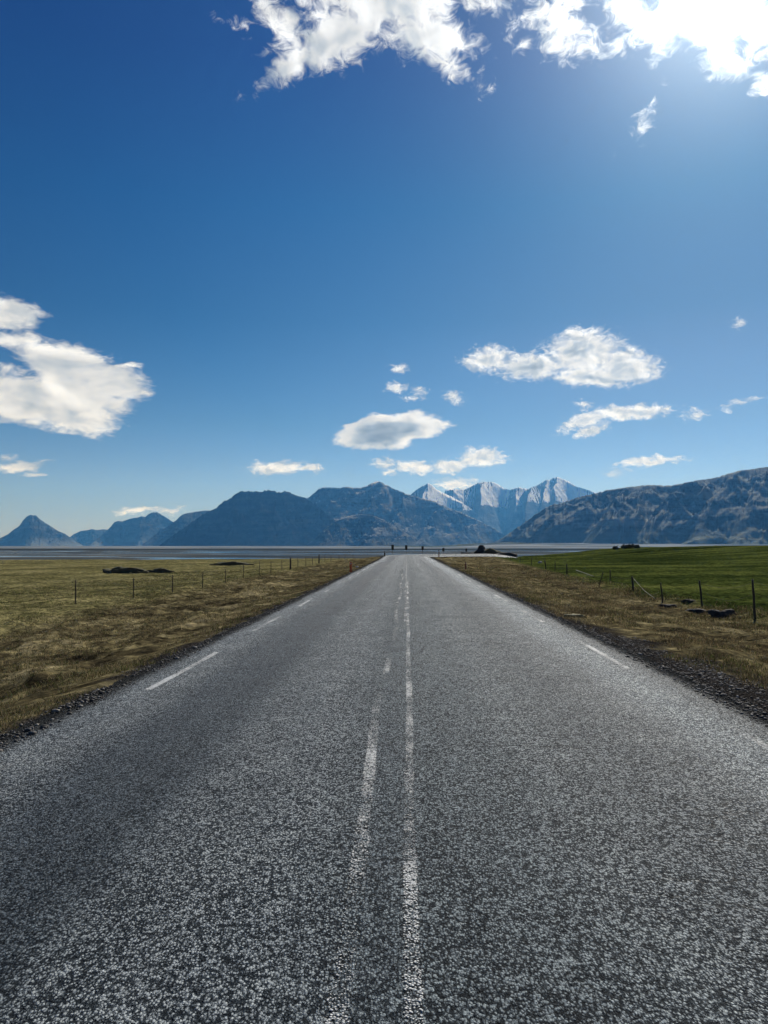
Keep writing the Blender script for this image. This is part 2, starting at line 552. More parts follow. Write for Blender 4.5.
c = t.mix(1.0, c, t.ramp(n_fine, [(0.3, (0.55, 0.55, 0.55)), (0.7, (1.45, 1.45, 1.4))]), 'MULTIPLY')
c = t.mix(1.0, c, t.ramp(n_tuft, [(0.38, (0.40, 0.40, 0.40)), (0.5, (1, 1, 1)), (0.62, (1.7, 1.65, 1.5))]), 'MULTIPLY')
pv = t.voro(p, 38.0, out=None)
gravc = t.ramp(pv.outputs['Distance'], [(0.0, (0.085, 0.08, 0.075)), (0.6, (0.016, 0.016, 0.017))])
gvs = t.node('ShaderNodeSeparateColor'); t.l.new(pv.outputs['Color'], gvs.inputs[0])
gravc = t.mix(1.0, gravc, t.ramp(gvs.outputs[0], [(0.0, (0.5, 0.5, 0.5)), (0.8, (1.2, 1.15, 1.1)), (1.0, (2.3, 2.2, 2.1))]), 'MULTIPLY')
c = t.mix(sp.outputs[0], c, gravc)
# tidal flats and the sandur behind, its pale tone also painted-in mist
mpf = t.node('ShaderNodeMapping'); t.l.new(p, mpf.inputs[0]); mpf.inputs[3].default_value = (0.006, 0.02, 0.0)
nf = t.noise(mpf.outputs[0], 1.0, 6, 0.6)
flatc = t.ramp(nf, [(0.38, (0.030, 0.040, 0.050)), (0.5, (0.060, 0.072, 0.080)), (0.62, (0.13, 0.145, 0.15))])
sx_ = t.node('ShaderNodeSeparateXYZ'); t.l.new(p, sx_.inputs[0])
yy = sx_.outputs[1]
yyn = t.math('MULTIPLY_ADD', t.math('SUBTRACT', nf, 0.5), 900.0, yy)
dark = t.math('MULTIPLY', t.mr(yyn, 1350, 1450), t.mr(yyn, 1950, 1850))
flatc = t.mix(dark, flatc, (0.035, 0.042, 0.038))
pale = t.mr(yyn, 2000, 2400)
mpp = t.node('ShaderNodeMapping'); t.l.new(p, mpp.inputs[0]); mpp.inputs[3].default_value = (0.002, 0.0016, 0.0)
npale = t.noise(mpp.outputs[0], 1.0, 6, 0.62)
flatc = t.mix(pale, flatc, t.ramp(npale, [(0.38, (0.08, 0.095, 0.095)), (0.5, (0.19, 0.21, 0.215)), (0.62, (0.30, 0.32, 0.33))]))
c = t.mix(sp.outputs[2], c, flatc)
t.put(b.inputs['Base Color'], c)
b.inputs['Roughness'].default_value = 0.9
b.inputs['Specular IOR Level'].default_value = 0.2
b.inputs['Specular IOR Level'].default_value = 0.0
hgt = t.math('MULTIPLY_ADD', n_fine, 0.6, t.math('MULTIPLY', t.math('SUBTRACT', 1.0, pv.outputs['Distance']), t.math('MULTIPLY', sp.outputs[0], 0.6)))
t.put(b.inputs['Normal'], t.bump(hgt, 0.9, 0.05))
ground = link_mesh('ground', me, m_ground, smooth=True)
tag(ground, kind='structure')

# water on the tidal flats
m_water, t, b, out = material('estuary_water')
p = pos(t)
b.inputs['Base Color'].default_value = (0.03, 0.045, 0.05, 1)
b.inputs['Roughness'].default_value = 0.16
b.inputs['IOR'].default_value = 1.33
mw = t.node('ShaderNodeMapping'); t.l.new(p, mw.inputs[0]); mw.inputs[3].default_value = (0.6, 2.2, 1)
t.put(b.inputs['Normal'], t.bump(t.noise(mw.outputs[0], 1.0, 4, 0.6), 0.35, 0.1))
bm = bmesh.new()
vs = [bm.verts.new(q) for q in ((-9000, 215, -6.0), (9000, 215, -6.0), (9000, 2250, -6.0), (-9000, 2250, -6.0))]
bm.faces.new(vs)
tag(bm_obj('water', bm, m_water), kind='structure')

# ------------------------------------------------------------------ road
m_road, t, b, out = material('chip_seal_asphalt')
p = pos(t)
sx_ = t.node('ShaderNodeSeparateXYZ'); t.l.new(p, sx_.inputs[0])
lat = attr(t, 'lateral')
# slow wander of the wheel tracks
wnd = t.noise(p, 0.10, 3, 0.5)
latw = t.math('MULTIPLY_ADD', t.math('SUBTRACT', wnd, 0.5), 0.9, lat)
streak_map = t.node('ShaderNodeMapping'); t.l.new(p, streak_map.inputs[0]); streak_map.inputs[3].default_value = (2.2, 0.22, 1)
streak = t.noise(streak_map.outputs[0], 1.0, 5, 0.6)
mst = t.node('ShaderNodeMapping'); t.l.new(p, mst.inputs[0]); mst.inputs[3].default_value = (1.0, 0.62, 1.0)
warpv = t.vmath('ADD', mst.outputs[0], t.vmath('SCALE', t.noise(p, 60.0, 2, 0.5, col=True), scale=0.008))
v1 = t.voro(warpv, 94.0, out=None)
v2 = t.voro(warpv, 150.0, out=None)
vc = t.node('ShaderNodeSeparateColor'); t.l.new(v1.outputs['Color'], vc.inputs[0])
vc2 = t.node('ShaderNodeSeparateColor'); t.l.new(v2.outputs['Color'], vc2.inputs[0])
stone_col = t.ramp(vc.outputs[0], [(0.0, (0.020, 0.026, 0.032)), (0.45, (0.050, 0.060, 0.068)), (0.72, (0.13, 0.14, 0.145)), (0.88, (0.34, 0.35, 0.34)), (1.0, (0.60, 0.60, 0.57))])
fine_col = t.ramp(vc2.outputs[1], [(0.0, (0.016, 0.022, 0.028)), (0.7, (0.05, 0.058, 0.064)), (1.0, (0.24, 0.24, 0.23))])
stone_m = t.mr(v1.outputs['Distance'], 0.62, 0.36)
n_clump = t.noise(p, 34.0, 5, 0.8)
n_patch = t.noise(p, 1.4, 6, 0.68)
# polished, bleeding binder in the wheel tracks


def band(c0, wdt, soft, src=latw):
    d = t.math('ABSOLUTE', t.math('SUBTRACT', src, c0))
    return t.mr(d, wdt + soft, wdt)


tr1 = t.math('MULTIPLY', band(-2.02, 0.30, 0.30), t.mr(streak, 0.22, 0.48))
tr2 = t.math('MULTIPLY', band(0.62, 0.30, 0.55), t.mr(n_patch, 0.35, 0.65))
tr3 = band(-0.10, 0.10, 0.14, lat)
tr4 = t.math('MULTIPLY', band(-0.8, 0.15, 0.45), t.mr(streak, 0.45, 0.7))
tr = t.math('MAXIMUM', t.math('MAXIMUM', tr1, t.math('MULTIPLY', tr2, 0.55)), t.math('MAXIMUM', t.math('MULTIPLY', tr3, 0.6), t.math('MULTIPLY', tr4, 0.5)))
lost = t.math('MULTIPLY', tr, t.mr(n_clump, 0.25, 0.6))
cover = t.math('MULTIPLY', stone_m, t.math('SUBTRACT', 1.0, t.math('MULTIPLY', lost, 0.75)))
binder = t.mix(t.mr(n_patch, 0.35, 0.65), (0.012, 0.017, 0.022), (0.022, 0.030, 0.035))
c = t.mix(t.mr(v2.outputs['Distance'], 0.6, 0.3), binder, fine_col)
c = t.mix(cover, c, stone_col)
gm_ = t.node('ShaderNodeMapping'); t.l.new(p, gm_.inputs[0]); gm_.inputs[3].default_value = (62, 24, 20)
n_pepper = t.noise(gm_.outputs[0], 1.0, 3, 0.8)
n_fleck = t.voro(p, 34.0, out=None)
nfs = t.node('ShaderNodeSeparateColor'); t.l.new(n_fleck.outputs['Color'], nfs.inputs[0])
val = t.math('MULTIPLY', t.math('SUBTRACT', n_clump, 0.5), 1.15)
val = t.math('MULTIPLY_ADD', t.math('SUBTRACT', n_pepper, 0.5), 1.05, val)
val = t.math('MULTIPLY_ADD', t.math('SUBTRACT', vc.outputs[0], 0.5), 0.58, val)
val = t.math('MULTIPLY_ADD', t.math('SUBTRACT', nfs.outputs[0], 0.5), 0.26, val)
val = t.math('MULTIPLY_ADD', t.math('SUBTRACT', stone_m, 0.6), 0.42, val)
val = t.math('MULTIPLY', val, t.math('SUBTRACT', 1.0, t.math('MULTIPLY', tr, 0.45)))
c = t.ramp(t.math('ADD', val, 0.5), [(0.16, (0.010, 0.015, 0.020)), (0.36, (0.032, 0.041, 0.049)), (0.50, (0.108, 0.124, 0.134)), (0.64, (0.265, 0.284, 0.288)), (0.86, (0.54, 0.555, 0.54))])
c = t.mix(t.math('MULTIPLY', tr, 0.5), c, t.mix(1.0, c, (0.60, 0.66, 0.70), 'MULTIPLY'))
wear = t.ramp(t.math('MULTIPLY_ADD', latw, 1 / 7.4, 0.5), [(0.0, (0.3, 0.3, 0.3)), (0.035, (0.5, 0.5, 0.5)), (0.065, (1.25, 1.25, 1.25)), (0.125, (1.0, 1.0, 1.0)), (0.17, (0.50, 0.53, 0.57)), (0.255, (0.33, 0.37, 0.41)), (0.31, (0.92, 0.93, 0.94)), (0.40, (1.08, 1.08, 1.08)), (0.462, (0.66, 0.71, 0.74)), (0.50, (0.62, 0.68, 0.71)), (0.58, (0.68, 0.74, 0.77)), (0.64, (0.98, 1.0, 1.0)), (0.71, (0.70, 0.73, 0.76)), (0.80, (1.0, 1.0, 1.0)), (0.87, (2.0, 1.99, 1.95)), (0.93, (1.05, 1.05, 1.04)), (0.965, (0.42, 0.42, 0.42)), (1.0, (0.28, 0.28, 0.28))])
c = t.mix(t.mr(streak, 0.18, 0.42), t.mix(1.0, c, (0.92, 0.93, 0.94), 'MULTIPLY'), t.mix(1.0, c, wear, 'MULTIPLY'))
# loose pale dust near the edges
pale_e = t.math('MULTIPLY', t.math('MAXIMUM', band(2.55, 0.25, 0.6), t.math('MAXIMUM', band(-2.95, 0.15, 0.4), t.math('MULTIPLY', band(-1.25, 0.1, 0.4), 0.4))), t.mr(streak, 0.2, 0.6))
c = t.mix(t.math('MULTIPLY', pale_e, 0.18), c, t.mix(cover, (0.11, 0.115, 0.118), (0.46, 0.46, 0.445)))
c = t.mix(1.0, c, t.ramp(n_patch, [(0.3, (0.72, 0.75, 0.78)), (0.7, (1.2, 1.2, 1.18))]), 'MULTIPLY')
# dirt at the ragged edge
edge = t.mr(t.math('MULTIPLY_ADD', t.math('SUBTRACT', n_patch, 0.5), 0.5, t.math('ABSOLUTE', lat)), 3.22, 3.5)
c = t.mix(t.math('MULTIPLY', edge, 0.75), c, (0.028, 0.027, 0.026))
# transverse cracks
mc = t.node('ShaderNodeMapping'); t.l.new(p, mc.inputs[0]); mc.inputs[3].default_value = (0.9, 2.6, 1)
mcw = t.vmath('ADD', mc.outputs[0], t.vmath('SCALE', t.noise(p, 3.0, 5, 0.6, col=True), scale=0.9))
ve = t.voro(mcw, 1.0, 'DISTANCE_TO_EDGE')
crack = t.math('MULTIPLY', t.mr(ve, 0.018, 0.004), t.math('MULTIPLY', t.mr(t.noise(p, 0.9, 3, 0.5), 0.50, 0.60), band(1.45, 0.5, 0.5)))
c = t.mix(t.math('MULTIPLY', crack, 0.85), c, (0.006, 0.007, 0.008))
c = t.mix(1.0, c, (0.94, 1.0, 1.06), 'MULTIPLY')
t.put(b.inputs['Base Color'], c)
rg = t.math('ADD', 0.56, t.math('MULTIPLY', vc.outputs[1], 0.22))
t.put(b.inputs['Roughness'], t.math('ADD', t.math('SUBTRACT', rg, t.math('MULTIPLY', lost, 0.10)), t.math('MULTIPLY', edge, 0.3)))
t.put(b.inputs['Specular IOR Level'], t.math('MULTIPLY', t.math('MULTIPLY', t.math('SUBTRACT', 1.0, edge), 0.36), t.mr(val, -0.14, 0.16, 0.22, 1.0)))
hh = t.math('MULTIPLY', t.mr(v1.outputs['Distance'], 0.75, 0.1), t.math('MULTIPLY_ADD', vc.outputs[2], 0.7, 0.4))
hh = t.math('MULTIPLY', hh, t.math('SUBTRACT', 1.0, t.math('MULTIPLY', lost, 0.7)))
hh = t.math('ADD', hh, t.math('MULTIPLY', t.mr(v2.outputs['Distance'], 0.7, 0.1), 0.25))
hh = t.math('SUBTRACT', hh, t.math('MULTIPLY', crack, 4.0))
hh = t.math('ADD', hh, t.math('MULTIPLY', n_clump, 2.2))
t.put(b.inputs['Normal'], t.bump(hh, 1.0, 0.013))

# centre-line samples: straight, bend, straight away to the right
cl = []
y = -40.0
while y < YC: cl.append((0.0, y, 0.0, 1.0)); y += 0.12 if 0 < y < 30 else 0.5 if y < 60 else 1.0
for i in range(31):
    an = math.pi / 2 * i / 30
    cl.append((RC - RC * math.cos(an), YC + RC * math.sin(an), math.sin(an), math.cos(an)))
x = RC + 2.0
while x < 260: cl.append((x, YC + RC, 1.0, 0.0)); x += 3.0
cl = np.array(cl)


def road_point(i, tval):
    cx, cy, dx, dy = cl[i]
    return cx + dy * tval, cy - dx * tval


nt = 29
tv = np.linspace(-HALF, HALF, nt)
RV = np.zeros((len(cl), nt, 3)); LT = np.zeros((len(cl), nt))
for i in range(len(cl)):
    jl = 0.12 * float(fbm(np.array([cl[i, 1] * 1.3 + cl[i, 0]]), np.array([3.3]), 3, 60)[0])
    jr = 0.13 * float(fbm(np.array([cl[i, 1] * 1.2 + cl[i, 0]]), np.array([8.1]), 3, 61)[0])
    tvi = tv.copy(); tvi[0] += jl; tvi[-1] += jr
    X = cl[i, 0] + cl[i, 3] * tvi; Yv = cl[i, 1] - cl[i, 2] * tvi
    kx = np.clip((cl[i, 1] - (YC - 20)) / 35, 0, 1) if cl[i, 0] < RC else 1.0
    Z = road_z(tvi, kx) - 1.75 * ss(np.full(nt, cl[i, 0]), 14, 27)
    RV[i] = np.stack([X, Yv, Z], 1); LT[i] = tvi
RV[:, 0, 2] -= 0.01; RV[:, -1, 2] -= 0.01
me = np_mesh('road', RV.reshape(-1, 3), grid_faces(len(cl), nt), 4)
add_attr(me, 'lateral', LT.ravel())
me.flip_normals()
road = link_mesh('road', me, m_road, smooth=True); tag(road, kind='structure')

# painted markings, worn
def paint_mat(name, keep, seed):
    m, t, b, out = material(name)
    p = pos(t)
    warpv = t.vmath('ADD', p, t.vmath('SCALE', t.noise(p, 60.0, 2, 0.5, col=True), scale=0.006))
    v1 = t.voro(warpv, 82.0, out=None)
    vc = t.node('ShaderNodeSeparateColor'); t.l.new(v1.outputs['Color'], vc.inputs[0])
    mpx = t.node('ShaderNodeMapping'); t.l.new(p, mpx.inputs[0]); mpx.inputs[1].default_value = (seed, seed, 0); mpx.inputs[3].default_value = (1.5, 0.75, 1)
    slow = t.noise(mpx.outputs[0], 1.0, 5, 0.62)
    cl_ = t.noise(p, 26.0, 5, 0.75)
    wd = t.math('ABSOLUTE', attr(t, 'across'))
    wgt = t.math('ADD', t.math('MULTIPLY', t.math('SUBTRACT', slow, 0.5), 4.0), t.math('MULTIPLY', t.math('SUBTRACT', cl_, 0.5), 2.6))
    wgt = t.math('ADD', wgt, t.math('MULTIPLY', t.math('SUBTRACT', 0.45, v1.outputs['Distance']), 1.5))
    wgt = t.math('ADD', wgt, keep)
    wgt = t.math('SUBTRACT', wgt, t.mr(wd, 0.6, 1.0, 0.0, 0.9))
    fac = t.mr(wgt, 0.0, 0.35)
    t.put(b.inputs['Base Color'], t.ramp(vc.outputs[0], [(0.0, (0.30, 0.33, 0.35)), (0.5, (0.52, 0.55, 0.56)), (1.0, (0.74, 0.76, 0.76))]))
    b.inputs['Roughness'].default_value = 0.65
    hh = t.math('ADD', t.mr(v1.outputs['Distance'], 0.75, 0.1), cl_)
    t.put(b.inputs['Normal'], t.bump(hh, 1.0, 0.007))
    tr = t.node('ShaderNodeBsdfTransparent')
    mx = t.node('ShaderNodeMixShader')
    t.l.new(fac, mx.inputs[0]); t.l.new(tr.outputs[0], mx.inputs[1]); t.l.new(b.outputs[0], mx.inputs[2])
    t.l.new(mx.outputs[0], out.inputs[0])
    return m


def marking(segs, mat, x_of, width):
    V = []; Fc = []; AC = []
    for (y0, y1) in segs:
        n = max(2, int((y1 - y0) / 0.25) + 1)
        yy = np.linspace(y0, y1, n)
        basei = len(V)
        for q in yy:
            cxx = x_of(q); wv = width * (1 + 0.06 * math.sin(q * 5))
            for k_ in (-1, 0, 1):
                xx = cxx + k_ * wv / 2
                tt_, kk_ = road_coords(np.array([xx]), np.array([q]))
                V.append((xx, q, float(road_z(np.array([xx]), kk_)[0]) + 0.004)); AC.append(k_)
        for i in range(n - 1):
            for k_ in range(2):
                a0 = basei + i * 3 + k_
                Fc += [a0, a0 + 1, a0 + 4, a0 + 3]
    me = np_mesh('road_marking', np.array(V), np.array(Fc), 4)
    add_attr(me, 'across', np.array(AC, float))
    o = link_mesh('road_marking', me, mat); tag(o, kind='structure')
    return o


marking([(8.8 + 6.1 * k, 11.9 + 6.1 * k) for k in range(16)] + [(2.7, 5.8)], paint_mat('edge_paint_left', 0.35, 3.0), lambda q: -3.0 + 0.02 * math.sin(q * 0.7), 0.11)
marking([(4.2 + 6.3 * k, 7.2 + 6.3 * k) for k in range(16)], paint_mat('edge_paint_right', 0.3, 7.0), lambda q: 2.99 + 0.02 * math.sin(q * 0.6), 0.11)
marking([(-3, 18.2), (19.5, 34)], paint_mat('centre_paint', 0.06, 11.0), lambda q: 0.017 + 0.006 * math.sin(q), 0.088)
marking([(-3, 110)], paint_mat('faded_centre_paint', -0.20, 15.0), lambda q: -0.245 + 0.035 * math.sin(q * 0.55) - (0.03 if q < 8 else 0), 0.11)
marking([(15.5, 110)], paint_mat('faded_middle_paint', -0.12, 19.0), lambda q: -0.045 + 0.012 * math.sin(q * 0.4), 0.09)

# ------------------------------------------------------------------ gravel on the shoulders
def ico_stones(name, P3, size, colr, mat):
    bm = bmesh.new(); bmesh.ops.create_icosphere(bm, subdivisions=1, radius=1.0)
    bv = np.array([v.co[:] for v in bm.verts]); bf = np.array([[v.index for v in f.verts] for f in bm.faces]); bm.free()
    n = len(P3)
    sc3 = size[:, None] * np.stack([0.75 + 0.6 * rng.random(n), 0.75 + 0.6 * rng.random(n), 0.45 + 0.4 * rng.random(n)], 1)
    ang = rng.random(n) * 6.283
    V = bv[None] * (1 + 0.28 * (rng.random((n, len(bv), 1)) - 0.5)) * sc3[:, None, :]
    ca, sa = np.cos(ang)[:, None], np.sin(ang)[:, None]
    X = V[..., 0] * ca - V[..., 1] * sa; Y_ = V[..., 0] * sa + V[..., 1] * ca
    V = np.stack([X, Y_, V[..., 2]], -1) + P3[:, None, :]
    Fc = (bf[None] + (np.arange(n) * len(bv))[:, None, None]).reshape(-1)
    me = np_mesh(name, V.reshape(-1, 3), Fc, 3)
    add_attr(me, 'tone', np.repeat(colr, len(bv)))
    o = link_mesh(name, me, mat); return o


m_grav, t, b, out = material('basalt_gravel')
t.put(b.inputs['Base Color'], t.ramp(attr(t, 'tone'), [(0.0, (0.02, 0.02, 0.02)), (0.6, (0.075, 0.07, 0.065)), (0.9, (0.20, 0.185, 0.165)), (1.0, (0.36, 0.34, 0.30))]))
b.inputs['Roughness'].default_value = 0.75


def scatter(n, x0, x1, y0, y1, power=1.0):
    u = rng.random(n)
    yv = y0 * (y1 / y0) ** (u ** power)
    xv = x0 + (x1 - x0) * rng.random(n)
    return xv, yv


sets = []
for (x0, x1, n) in ((-4.6, -3.35, 16000), (3.3, 5.6, 38000)):
    xv, yv = scatter(n, x0, x1, 3.5, 60)
    dens = fbm(xv * 1.5, yv * 1.1, 3, 70) + 0.35 - np.clip((np.abs(xv) - (4.1 if x0 < 0 else 4.9)) / 0.7, 0, 1)
    dens = dens - np.clip((3.62 - np.abs(xv)) / 0.12, 0, 1) * 0.9
    if x0 > 0: dens = dens - 1.2 * np.clip((xv - (3.62 + 0.85 * (1 - ss(yv, 8, 18)) + 0.5 * fbm(xv * 0.9, yv * 0.6, 3, 74))) / 0.45, 0, 1)
    else: dens = dens - 0.3 - np.clip((-xv - 3.7) / 0.3, 0, 1)
    keep = dens + 0.3 * (rng.random(n) - 0.5) > 0
    sets.append((xv[keep], yv[keep]))
for sgn in (-1, 1):
    n = 7000
    xv, yv = scatter(n, 0, 1, 3.5, 45)
    xv = sgn * (3.66 - 0.36 * xv ** 1.6)
    keep = fbm(xv * 1.2, yv * 0.9, 3, 77) + 0.5 * rng.random(n) > 0.12
    sets.append((xv[keep], yv[keep]))
xv = np.concatenate([s[0] for s in sets]); yv = np.concatenate([s[1] for s in sets])
sz = 0.004 + 0.016 * rng.random(len(xv)) ** 3
sz = np.where(rng.random(len(xv)) > 0.985, sz + 0.018, sz)
tr_, kr_ = road_coords(xv, yv)
zz = np.where(np.abs(xv) < HALF, road_z(tr_, kr_), ground_z(xv, yv)) + sz * 0.25
o = ico_stones('gravel', np.stack([xv, yv, zz], 1), sz, rng.random(len(xv)), m_grav)
tag(o, 'dark loose basalt gravel along both shoulders of the road', 'gravel', kind='stuff')

# ------------------------------------------------------------------ grass
def grass(name, xv, yv, h, wd, colr, mat, lean=0.6):
    n = len(xv)
    z = ground_z(xv, yv) - 0.01
    an = rng.random(n) * 6.283
    dx, dy = np.cos(an), np.sin(an)
    ln = lean * h * (0.2 + rng.random(n))
    la = rng.random(n) * 6.283
    lx, ly = np.cos(la) * ln, np.sin(la) * ln
    base = np.stack([xv, yv, z], 1)
    side = np.stack([dx * wd, dy * wd, np.zeros(n)], 1)
    mid = base + np.stack([lx * 0.35, ly * 0.35, h * 0.6], 1)
    top = base + np.stack([lx, ly, h], 1)
    V = np.stack([base - side, base + side, mid + side * 0.6, mid - side * 0.6, top], 1).reshape(-1, 3)
    k = (np.arange(n) * 5)[:, None]
    Fc = (np.array([[0, 1, 2, 0, 2, 3, 3, 2, 4]]) + k).reshape(-1)
    me = np_mesh(name, V, Fc, 3)
    add_attr(me, 'tint', np.repeat(colr, 5, axis=0))
    return link_mesh(name, me, mat)


m_grass, t, b, out = material('grass_blades')
t.put(b.inputs['Base Color'], attr(t, 'tint', 'Color'))
b.inputs['Roughness'].default_value = 0.6
b.inputs['Specular IOR Level'].default_value = 0.1
trn = t.node('ShaderNodeBsdfTranslucent'); t.l.new(attr(t, 'tint', 'Color'), trn.inputs[0])
mx = t.node('ShaderNodeMixShader'); mx.inputs[0].default_value = 0.35
t.l.new(b.outputs[0], mx.inputs[1]); t.l.new(trn.outputs[0], mx.inputs[2]); t.l.new(mx.outputs[0], out.inputs[0])


def palette(n, greenness, xv, yv):
    straw = np.array([0.31, 0.255, 0.14]); brown = np.array([0.095, 0.068, 0.038]); ol = np.array([0.12, 0.115, 0.042]); gr = np.array([0.045, 0.075, 0.016])
    a = np.clip(0.5 + 0.9 * fbm(xv * 0.5, yv * 0.35, 4, 80) + 0.35 * (rng.random(n) - 0.5), 0, 1)[:, None]
    dry = brown * (1 - a) + straw * a
    gg = ol * a + gr * (1 - a)
    pick = (rng.random(n) < greenness)[:, None]
    return np.where(pick, gg, dry) * (0.35 + 1.5 * rng.random((n, 1)) ** 1.6)


def verge_pts(n, side):
    yv = 4.0 * (75 / 4.0) ** rng.random(n)
    if side < 0: xv = -(3.6 + rng.random(n) ** 1.3 * 18)
    else: xv = 3.5 + rng.random(n) ** 1.2 * 7
    den = fbm(xv * 1.1, yv * 0.9, 4, 90)
    lim = np.where(side < 0, 4.2, 5.2)
    lim = np.where(side < 0, 3.68, 3.85 + 0.8 * (1 - ss(yv, 8, 18)))
    thr = np.clip((lim - np.abs(xv)) / 0.5, -1, 1) * 0.5 - 0.12
    keep = (den + 0.35 * (rng.random(n) - 0.5) > thr) & (np.abs(xv) < 0.62 * yv + 3.0) & (fbm(xv * 0.45, yv * 0.32, 4, 101) + 0.5 * fbm(xv * 3.0, yv * 2.0, 2, 102) > -0.07)
    return xv[keep], yv[keep]


xv, yv = verge_pts(330000, -1)
g = np.clip(0.30 + 0.35 * ss(-xv, 8, 13) + 0.5 * fbm(xv * 0.3, yv * 0.2, 3, 95), 0.05, 0.95)
h = (0.025 + 0.055 * rng.random(len(xv)) ** 1.5) * (1 + 0.6 * fbm(xv * 0.8, yv * 0.6, 3, 97))
o = grass('verge_grass', xv, yv, h, 0.0022 + 0.00022 * yv, palette(len(xv), g, xv, yv), m_grass, 0.9)
tag(o, 'short dry olive grass covering the left verge of the road', 'grass', kind='stuff')
xv, yv = verge_pts(240000, 1)
g = np.clip(0.22 + 0.6 * ss(xv - np.clip((yv - 37) * 0.062, 0, 5.5), 8.6, 10) + 0.6 * fbm(xv * 0.35, yv * 0.25, 3, 99), 0.05, 0.95)
h = (0.03 + 0.06 * rng.random(len(xv)) ** 1.5) * (1 + 0.6 * fbm(xv * 0.8, yv * 0.6, 3, 98) + 0.9 * np.exp(-((xv - 9.4) / 0.7) ** 2))
o = grass('verge_grass', xv, yv, h, 0.0022 + 0.00022 * yv, palette(len(xv), g, xv, yv), m_grass, 0.9)
tag(o, 'straw coloured dry grass between the right shoulder and the green field', 'grass', kind='stuff')

# ------------------------------------------------------------------ mountains
def smooth_interp(px, pts):
    pts = np.array(pts, float)
    return np.interp(px, pts[:, 0], pts[:, 1])


def mountain_mat(name, low, mid, high, snow=False, grass_mist_c=(0.10, 0.11, 0.06), pale=None, lr=(0.84, 0.93), bdist=110.0):
    m, t, b, out = material(name)
    p = pos(t)
    g = t.node('ShaderNodeNewGeometry')
    n1 = t.noise(p, 0.0022, 8, 0.65)
    n2 = t.noise(p, 0.010, 6, 0.7)
    ms = t.node('ShaderNodeMapping'); t.l.new(p, ms.inputs[0]); ms.inputs[3].default_value = (0.0011, 0.0011, 0.016)
    n3 = t.noise(ms.outputs[0], 1.0, 7, 0.66, 0.4)
    n1 = t.math('MULTIPLY_ADD', n1, 0.45, t.math('MULTIPLY', n3, 0.55))
    c = t.ramp(n1, [(0.42, low), (0.5, mid), (0.58, high)])
    c = t.mix(t.mr(n2, 0.5, 0.62), c, t.mix(0.5, c, high))
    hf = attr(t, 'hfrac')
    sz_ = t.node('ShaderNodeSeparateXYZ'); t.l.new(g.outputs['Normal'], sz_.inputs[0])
    sunlit_ledge = t.mr(t.math('MULTIPLY_ADD', t.math('SUBTRACT', n2, 0.5), 0.22, t.math('MULTIPLY_ADD', t.math('SUBTRACT', n1, 0.5), 0.30, sz_.outputs[2])), lr[0], lr[1])
    c = t.mix(t.math('MULTIPLY', sunlit_ledge, 0.72), c, pale or high)  # flatter slopes paler: sunlit patches painted into the colour as pale scree
    c = t.mix(t.math('MULTIPLY', t.mr(t.math('MULTIPLY_ADD', n1, 0.5, hf), 0.55, 0.25), 0.9), c, grass_mist_c)  # foot tone: grassy apron, and mist painted pale on the far peaks
    if snow:
        s = t.mr(t.math('MULTIPLY_ADD', t.math('SUBTRACT', n2, 0.5), 0.85, attr(t, 'snow')), 0.47, 0.56)
        c = t.mix(s, c, (0.90, 0.91, 0.93))
    t.put(b.inputs['Base Color'], c)
    b.inputs['Roughness'].default_value = 0.95
    b.inputs['Specular IOR Level'].default_value = 0.0
    t.put(b.inputs['Normal'], t.bump(t.math('MULTIPLY_ADD', n1, 0.7, n2), 1.0, bdist))
    return m


